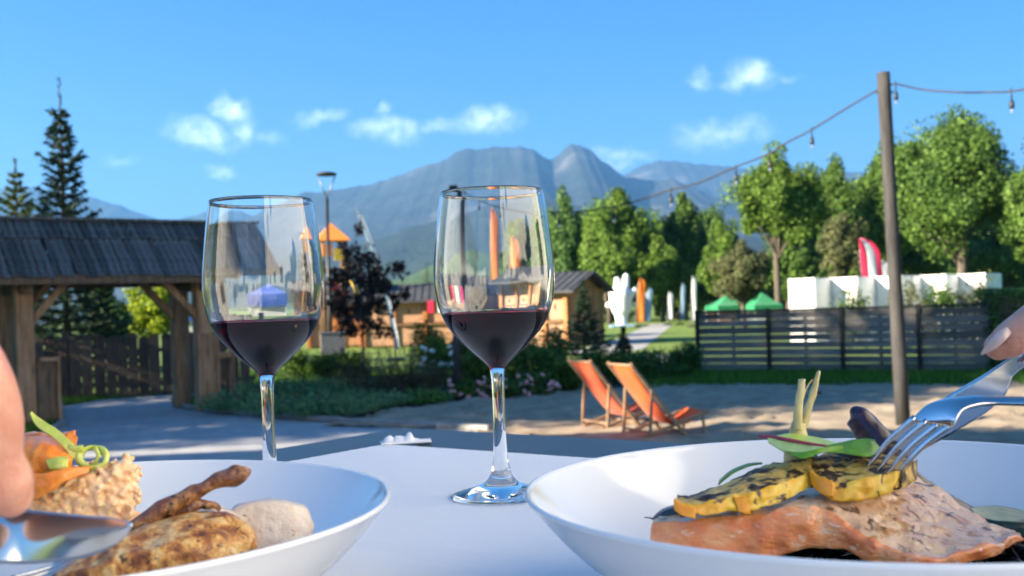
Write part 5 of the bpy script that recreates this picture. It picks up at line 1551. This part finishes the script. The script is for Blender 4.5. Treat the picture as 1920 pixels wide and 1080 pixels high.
o = ptube('herb_sprig', [(1208, 970, .438, 1.0), (1218, 971, .438, 1.3), (1227, 974, .438, 2.4), (1236, 980, .438, 2.0)], M['noodle'], 6); tag(o, 'tiny dark herb sprig at the left tip of the salmon', 'herb')
o = loft('basil_leaf', [[(1346, 908, .438), (1375, 885, .441), (1405, 872, .443), (1430, 868, .444)], [(1348, 900, .446), (1372, 880, .449), (1402, 869, .450), (1428, 866, .450)]], 20, (5,), [M['leaf_ed']], [0], .0002, 200, 3, close=False); o.modifiers.new('t', 'SOLIDIFY').thickness = .0006
tag(o, 'green basil leaf peeking out behind the long squash slice', 'leaf')
# nest of black noodles under the fish: uncountable strands
rn = random.Random(5); mb = MB()
for k in range(150):
    a0 = rn.uniform(0, 6.28); rad = rn.uniform(.012, .072); z0 = .0165 + rn.uniform(0, .014) * (1 - rad / .085)
    ln = rn.uniform(.8, 2.2); pts = []
    ph_ = rn.uniform(0, 6)
    for s in range(9):
        a = a0 + ln * s / 8; rr = rad * (1 + .12 * math.sin(ph_ + s * .9))
        zr = max(0, rr - .05) * .30
        pts.append(Vector((math.cos(a) * rr * 1.0, math.sin(a) * rr * .8, z0 + zr + .0025 * math.sin(ph_ * 2 + s * 1.3))))
    mb.tube(pts, .0013, 6)
o = mb.build('black_noodles', M['noodle']); o.location = (BR.x + .012, BR.y - .004, BR.z); tag(o, 'nest of black noodles under the salmon', 'noodles', kind='stuff')

# ================================================================ LEFT BOWL: chicken dish
o = loft('chicken_piece', [
  [(20, 1120, .372), (120, 1108, .366), (230, 1092, .366), (340, 1072, .371), (430, 1050, .380), (482, 1022, .392)],
  [(30, 1096, .374), (130, 1070, .368), (235, 1036, .370), (340, 1010, .376), (430, 996, .386), (481, 1006, .394)],
  [(50, 1080, .394), (160, 1048, .398), (250, 1000, .404), (340, 968, .408), (425, 962, .410), (476, 990, .406)],
  [(50, 1110, .404), (160, 1085, .412), (250, 1045, .418), (340, 1020, .420), (425, 1010, .420), (476, 1020, .412)]],
  80, (12, 16, 5, 4), [M['chicken_brown']], [0] * 4, .0012, 150, 2, bulge=[.003, .0045, .001, 0], lump=.0016, lfreq=70)
tag(o, 'roasted brown chicken breast at the front of the left bowl', 'chicken', 'chicken pieces in the left bowl')
o = loft('chicken_piece', [
  [(225, 1030, .402), (290, 1010, .400), (360, 1000, .402), (420, 990, .406), (450, 985, .412)],
  [(232, 1005, .404), (290, 980, .403), (360, 962, .405), (420, 962, .409), (450, 972, .414)],
  [(250, 985, .420), (300, 958, .424), (360, 940, .426), (410, 946, .426), (445, 962, .424)],
  [(250, 1020, .424), (300, 1000, .430), (360, 990, .432), (410, 990, .432), (445, 990, .428)]],
  50, (7, 10, 4, 4), [M['chicken_pale']], [0] * 4, .0013, 190, 22, bulge=[.001, .002, 0, 0], lump=.0012, lfreq=110)
tag(o, 'torn pale chicken thigh under the bone', 'chicken', 'chicken pieces in the left bowl')
o = loft('chicken_piece', [
  [(414, 1020, .412), (440, 1046, .410), (500, 1048, .411), (548, 1040, .414), (578, 1018, .420), (588, 994, .424)],
  [(412, 982, .418), (440, 952, .417), (500, 940, .418), (545, 945, .420), (574, 956, .424), (588, 984, .426)],
  [(414, 980, .430), (442, 947, .432), (502, 935, .432), (547, 940, .433), (576, 951, .434), (588, 982, .432)],
  [(416, 1010, .432), (442, 1030, .436), (502, 1030, .437), (547, 1025, .437), (576, 1008, .436), (588, 990, .432)]],
  48, (14, 6, 8, 4), [M['chicken_pale']], [0] * 4, .0004, 300, 32, bulge=[.0016, 0, 0, 0], lump=.0002, lfreq=120)
tag(o, 'pale oval chicken slice right of the roasted breast', 'chicken', 'chicken pieces in the left bowl')
o = ptube('chicken_bone', [(236, 996, .396, 10), (262, 982, .397, 17), (300, 958, .399, 15), (340, 937, .401, 14), (380, 915, .403, 13.5), (415, 900, .405, 16), (440, 892, .406, 20), (456, 886, .406, 16), (463, 880, .406, 9)], M['bone_roast'], 16, amp=.0011, freq=170, res=8)
tag(o, 'dark roasted chicken leg bone rising to the right', 'bone')
o = ptube('chicken_skin_shred', [(300, 990, .401, 4), (330, 962, .402, 10), (360, 948, .403, 11), (392, 946, .405, 7), (412, 954, .406, 3)], M['bone_roast'], 10, amp=.0014, freq=300, res=6)
tag(o, 'dark crisp shred of chicken skin below the bone', 'chicken')
# rice mound
rr_ = random.Random(12)
rc = P(150, 935, .455)
ri = empty('rice_mound', (rc.x, rc.y, BL.z + .012)); tag(ri, 'moulded mound of rice with tomato tint behind the knife', 'rice')
rb0 = loft('rice_core', [[(55, 1010, .432), (120, 1010, .430), (190, 1008, .432), (246, 1000, .438)], [(60, 930, .436), (120, 905, .436), (190, 888, .438), (244, 884, .444)], [(64, 918, .470), (120, 898, .478), (190, 882, .480), (244, 882, .474)], [(64, 990, .480), (120, 990, .488), (190, 985, .490), (246, 985, .482)]],
  40, (14, 10, 10, 4), [M['rice']], [0] * 4, .0022, 260, 3, ri)
mb = MB()
cvs = [Vector(v.co) + Vector(rb0.location) for v in rb0.data.vertices]
nrm = [Vector(v.normal) for v in rb0.data.vertices]
cand = list(range(len(cvs)))
for k in range(1500):
    i = rr_.choice(cand)
    p = cvs[i] + Vector((rr_.gauss(0, .0012), rr_.gauss(0, .0012), rr_.gauss(0, .0012))) + nrm[i] * rr_.uniform(-.0008, .0018)
    a = Vector((rr_.gauss(0, 1), rr_.gauss(0, 1), rr_.gauss(0, .7))).normalized(); bq = a.orthogonal().normalized(); cq = a.cross(bq)
    l, r_ = rr_.uniform(.0030, .0040), rr_.uniform(.0014, .0017)
    vs = [p - a * l] + [p - a * l * .45 + bq * (r_ * math.cos(q)) + cq * (r_ * math.sin(q)) for q in (0, 1.57, 3.14, 4.71)] + [p + a * l * .45 + bq * (r_ * math.cos(q)) + cq * (r_ * math.sin(q)) for q in (0, 1.57, 3.14, 4.71)] + [p + a * l]
    fs = [(0, 1 + (j + 1) % 4, 1 + j) for j in range(4)] + [(1 + j, 1 + (j + 1) % 4, 5 + (j + 1) % 4, 5 + j) for j in range(4)] + [(9, 5 + j, 5 + (j + 1) % 4) for j in range(4)]
    mb.add(vs, fs, True)
gr_ = mb.build('rice_grains', M['rice'], ri); gr_['kind'] = 'stuff'; voxel(gr_, .00055, 2, .4)
# carrot pieces and celery curls
o = loft('carrot_piece', [[(10, 900, .440), (50, 905, .434), (95, 900, .432), (138, 888, .436)], [(12, 850, .442), (50, 836, .438), (95, 836, .436), (136, 856, .438)], [(14, 838, .460), (50, 818, .462), (95, 822, .462), (134, 846, .456)], [(14, 890, .466), (50, 890, .470), (95, 890, .470), (134, 884, .462)]],
  36, (10, 8, 5, 4), [M['carrot']], [0] * 4, .0009, 240, 4, bulge=[.003, .002, 0, 0], lump=.0007, lfreq=160)
tag(o, 'thick orange carrot chunk on top of the rice', 'carrot', 'carrot pieces on the rice')
o = loft('carrot_piece', [[(0, 920, .428), (40, 938, .424), (75, 934, .422), (120, 905, .424), (168, 884, .432)], [(2, 880, .430), (40, 884, .426), (80, 888, .424), (122, 878, .426), (170, 876, .433)], [(4, 876, .436), (42, 880, .432), (82, 884, .430), (124, 874, .432), (171, 874, .437)], [(2, 915, .436), (42, 932, .432), (77, 928, .430), (122, 900, .432), (169, 881, .437)]],
  40, (8, 3, 8, 3), [M['carrot']], [0] * 4, .0006, 260, 14, bulge=[.0006, 0, 0, 0])
tag(o, 'wide shaved carrot ribbon draped in front of the chunk', 'carrot', 'carrot pieces on the rice')
o = loft('carrot_piece', [[(38, 832, .455), (65, 834, .452), (100, 835, .451), (145, 838, .452)], [(40, 818, .457), (62, 812, .455), (100, 816, .454), (140, 808, .455)], [(42, 816, .466), (64, 810, .468), (102, 814, .468), (140, 807, .466)], [(42, 832, .468), (64, 834, .470), (102, 836, .470), (144, 838, .468)]],
  30, (6, 4, 6, 3), [M['carrot']], [0] * 4, .0014, 330, 24)
tag(o, 'ragged carrot slice behind the celery blade', 'carrot', 'carrot pieces on the rice')
o = loft('celery_strip', [[(58, 772, .448), (66, 796, .446), (88, 812, .444), (118, 838, .440), (136, 862, .438)], [(60, 770, .449), (80, 788, .447), (108, 806, .445), (136, 830, .441), (148, 856, .439)]], 40, (7,), [M['celery']], [0], .0004, 200, 1, close=False); o.modifiers.new('t', 'SOLIDIFY').thickness = .0011
tag(o, 'pointed pale green celery blade leaning on the carrot', 'celery', 'celery on the carrot')
cyl = empty('celery_strip', P(172, 870, .440)); tag(cyl, 'curled celery ring right of the pointed blade', 'celery', 'celery on the carrot')
pts = []
for k in range(21):
    a = 2 * math.pi * k / 20 + 2.6
    pts.append((174 + 25 * math.cos(a), 858 - 19 * math.sin(a), .440 + .004 * math.sin(a), 5.2 + 1.8 * math.sin(a * 2 + 1)))
ptube('outer_curl', pts, M['celery'], 8, cyl, flat=1.5, amp=.0005, freq=320, res=2)
ptube('inner_curl', [(178, 840, .441, 3.4), (184, 852, .440, 3), (180, 866, .440, 3), (172, 876, .441, 3.4)], M['celery'], 8, cyl, flat=1.6, res=4)
ptube('joining_strip', [(130, 838, .441, 5), (142, 842, .440, 5), (156, 840, .440, 4.5)], M['celery'], 8, cyl, flat=1.4, res=4)
o = loft('celery_strip', [[(92, 880, .428), (110, 880, .427), (128, 878, .428)], [(86, 864, .429), (108, 860, .428), (126, 860, .429)], [(88, 858, .436), (108, 855, .436), (126, 856, .436)], [(94, 874, .437), (110, 874, .437), (128, 874, .437)]], 14, (4, 3, 4, 2), [M['celery']], [0] * 4, .0003, 250, 7)
tag(o, 'short cut celery stick in front of the carrot chunk', 'celery', 'celery on the carrot')

# ================================================================ CUTLERY
kn = empty('table_knife', P(-60, 1004, .30)); tag(kn, 'steel table knife at left cutting the chicken', 'knife', 'table knives')
o = loft('blade', [[(-130, 1052, .308), (0, 1057, .314), (60, 1057, .317), (120, 1052, .318), (170, 1042, .3175), (212, 1024, .316), (238, 1002, .315), (247, 986, .3148)],
  [(-130, 950, .312), (0, 951, .3175), (60, 957, .3195), (110, 962, .3195), (165, 967, .3180), (208, 971, .3162), (236, 977, .3152), (247, 984, .3148)]],
  50, (14,), [M['steel']], [0], 0, 1, 0, kn, close=False, bulge=[.0006]); sm = o.modifiers.new('t', 'SOLIDIFY'); sm.thickness = .0016; sm.offset = 0
ptube('handle', [(-130, 1000, .310, 34), (-200, 998, .300, 30), (-320, 992, .275, 40), (-520, 985, .262, 46), (-640, 980, .255, 44), (-680, 978, .252, 20)], M['steel'], 14, kn, flat=.5)
fk0 = empty('table_fork', P(40, 1075, .33)); tag(fk0, 'steel fork half hidden beneath the left knife', 'fork', 'table forks')
for k in range(3):
    ptube('tine', [(150 - k * 4, 1034 + k * 9, .352, 2.2), (120 - k * 4, 1050 + k * 9, .342, 3.2), (80 - k * 3, 1068 + k * 9, .332, 3.6), (20, 1084 + k * 9, .322, 4)], M['steel'], 8, fk0)
ptube('handle', [(40, 1094, .324, 14), (-20, 1104, .315, 13), (-120, 1112, .302, 7), (-300, 1115, .285, 10), (-600, 1110, .262, 14)], M['steel'], 10, fk0, flat=.5)

fk = empty('table_fork', P(1760, 790, .41)); tag(fk, 'steel fork at right with its tines in the squash', 'fork', 'table forks')
tips = [(1618, 888, .428), (1640, 890, .423), (1662, 890, .418), (1686, 884, .413)]
roots = [(1716, 782, .420), (1738, 788, .416), (1760, 793, .412), (1782, 796, .408)]
for k in range(4):
    a, b = tips[k], roots[k]
    ptube('tine', [(a[0], a[1], a[2], 1.4), (a[0] * .75 + b[0] * .25 - 3, a[1] * .75 + b[1] * .25 - 1.5, a[2] * .75 + b[2] * .25, 6), (a[0] * .4 + b[0] * .6 - 5, a[1] * .4 + b[1] * .6 - 3, a[2] * .4 + b[2] * .6, 7.2), (b[0], b[1], b[2], 8.5)], M['steel'], 10, fk, flat=.75)
o = loft('neck', [[(1708, 790, .4215), (1735, 764, .421), (1770, 752, .420), (1810, 749, .419), (1850, 751, .417), (1900, 753, .414), (1960, 753, .410), (2080, 748, .400), (2240, 738, .386), (2320, 734, .380)],
  [(1792, 802, .405), (1796, 787, .405), (1806, 772, .406), (1826, 764, .407), (1856, 760, .408), (1900, 760, .407), (1960, 761, .403), (2080, 760, .392), (2240, 754, .376), (2320, 748, .372)]],
  70, (8,), [M['steel']], [0], 0, 1, 0, fk, close=False, bulge=[.0022]); sm = o.modifiers.new('t', 'SOLIDIFY'); sm.thickness = .0022; sm.offset = 0
o.modifiers.new('s', 'SUBSURF').levels = 1
kn2 = empty('table_knife', P(1800, 780, .44)); tag(kn2, 'steel table knife at right behind the fork', 'knife', 'table knives')
o = loft('blade', [[(1650, 872, .452), (1700, 858, .450), (1760, 826, .448), (1840, 778, .445), (1882, 742, .443), (1898, 706, .442), (1925, 684, .441)],
  [(1640, 862, .452), (1668, 824, .450), (1716, 786, .448), (1776, 744, .445), (1840, 706, .443), (1890, 674, .442), (1912, 660, .441)]],
  50, (12,), [M['steel']], [0], 0, 1, 0, kn2, close=False); sm = o.modifiers.new('t', 'SOLIDIFY'); sm.thickness = .0017; sm.offset = 0
ptube('handle', [(1908, 682, .4415, 12), (1930, 666, .441, 20), (1970, 640, .439, 24), (2060, 575, .435, 27), (2200, 478, .428, 30), (2260, 436, .425, 24), (2275, 426, .424, 8)], M['steel'], 14, kn2, flat=.55)

# ================================================================ HANDS
M['skin'] = foodmat('skin', [(.3, (.56, .25, .165)), (.5, (.64, .32, .22)), (.72, (.70, .39, .28))], 90, (.55, .20, .15), 60, (.55, .75), .45, .4, 800, .3, None, (1, .35, .2))
M['nail'] = foodmat('pale_nail', [(.3, (.62, .42, .36)), (.7, (.70, .52, .46))], 120, None, 0, (0, 1), .12, .05, 300, .2, coat=.5)
M['sleeve'] = fabric('pale_blue_sleeve', (.30, .38, .50), (.36, .44, .56), 0)
def hand(label, fingers, palm, nails, sleeve, shoulder):
    """fingers: list of chains (px, py, Y, radius m); palm: chain of wide flattened sections"""
    org = P(*palm[-1][:3])
    root = empty('person', org); tag(root, label, 'person', 'diners')
    mb = MB()
    for ch in fingers + [palm]:
        q = cr(ch, (len(ch) - 1) * 5 + 1)
        c = [P(a[0], a[1], a[2]) - org for a in q]
        mb.tube(c, [a[3] for a in q], 16)
        mb.ball(c[0], q[0][3] * 1.0, 16, 10); mb.ball(c[-1], q[-1][3] * 1.0, 16, 10)
    o = mb.build('hand', M['skin'], root); voxel(o, .0011, 9)
    for nl in nails:
        o = loft('nail', nl, 14, (8,), [M['nail']], [0], 0, 1, 0, root, close=False, bulge=[.0012]); o.modifiers.new('t', 'SOLIDIFY').thickness = .0007; o.modifiers.new('s', 'SUBSURF').levels = 1
    ws = [(*P(*a[:3]), a[3]) for a in sleeve] + list(shoulder)     # cuff, forearm, then elbow and shoulder in metres
    q = cr(ws, 40)
    c = [Vector(a[:3]) - org for a in q]
    mb = MB().tube(c, [a[3] * (1 + .05 * mnoise.noise(Vector((i * .8, 3, 1)))) for i, a in enumerate(q)], 24)
    mb.ball(c[-1], q[-1][3], 20, 12)
    mb.v = [tuple(Vector(v) + Vector((mnoise.noise(Vector(v) * 22), mnoise.noise(Vector(v) * 22 + Vector((5, 0, 0))), mnoise.noise(Vector(v) * 22 + Vector((0, 5, 0))))) * .004) for v in mb.v]
    mb.build('sleeve', M['sleeve'], root)
    return root
# diner at left: index finger pressing on the knife spine
hand('diner at the left edge pressing a bare finger on the knife', [
   [(18, 928, .300, .0066), (8, 905, .298, .0080), (-12, 862, .294, .0079), (-24, 790, .290, .0094), (-48, 712, .286, .0096), (-100, 640, .280, .0096), (-200, 610, .270, .0105)],
   [(-150, 1010, .268, .0078), (-190, 960, .272, .0084), (-230, 860, .276, .0090), (-300, 740, .274, .0100)],
   [(-220, 1025, .262, .0078), (-270, 970, .268, .0084), (-320, 860, .272, .0088), (-380, 760, .270, .0098)],
   [(-90, 1000, .285, .0085), (-150, 985, .285, .0096), (-240, 930, .282, .0105), (-340, 880, .276, .0120)]],
   [(-230, 640, .270, .014), (-310, 720, .268, .021), (-400, 780, .262, .023), (-520, 830, .252, .022), (-680, 880, .240, .023), (-900, 950, .225, .028)],
   [[[(20, 915, .2935), (29, 925, .2945), (33, 938, .2962)], [(0, 912, .2915), (10, 926, .2925), (24, 940, .2945)]]],
   [(-760, 905, .234, .029), (-1000, 985, .216, .034)], [(-.34, .13, 1.425, .046), (-.46, .08, 1.425, .052), (-.56, .12, 1.52, .058), (-.66, .20, 1.66, .066), (-.72, .24, 1.72, .072)])
# diner at right: long nailed finger laid along the second knife
hand('diner at the right edge laying a long nailed finger along the knife', [
   [(1872, 650, .437, .0058), (1890, 640, .436, .0074), (1925, 616, .434, .0080), (1962, 588, .432, .0084), (2020, 540, .428, .0088), (2110, 480, .424, .0096), (2180, 450, .420, .0105)],
   [(2010, 640, .430, .0068), (2040, 620, .424, .0078), (2100, 560, .420, .0088), (2180, 490, .418, .0100)],
   [(2070, 620, .426, .0068), (2110, 590, .420, .0078), (2160, 540, .416, .0088), (2220, 500, .414, .0100)],
   [(1985, 668, .446, .0070), (2030, 640, .448, .0082), (2100, 570, .446, .0094), (2200, 480, .436, .0120)]],
   [(2170, 455, .420, .013), (2220, 450, .420, .019), (2290, 420, .418, .022), (2380, 370, .412, .021), (2500, 320, .405, .022), (2700, 240, .39, .027)],
   [[[(1838, 664, .4335), (1852, 640, .4312), (1872, 620, .4295), (1888, 612, .4300)], [(1840, 667, .4335), (1866, 655, .4290), (1886, 638, .4272), (1898, 624, .4285)]]],
   [(2560, 300, .40, .030), (2800, 210, .38, .036)], [(.52, .40, 1.585, .045), (.66, .42, 1.56, .052), (.74, .44, 1.60, .058), (.82, .46, 1.70, .066), (.86, .48, 1.76, .072)])
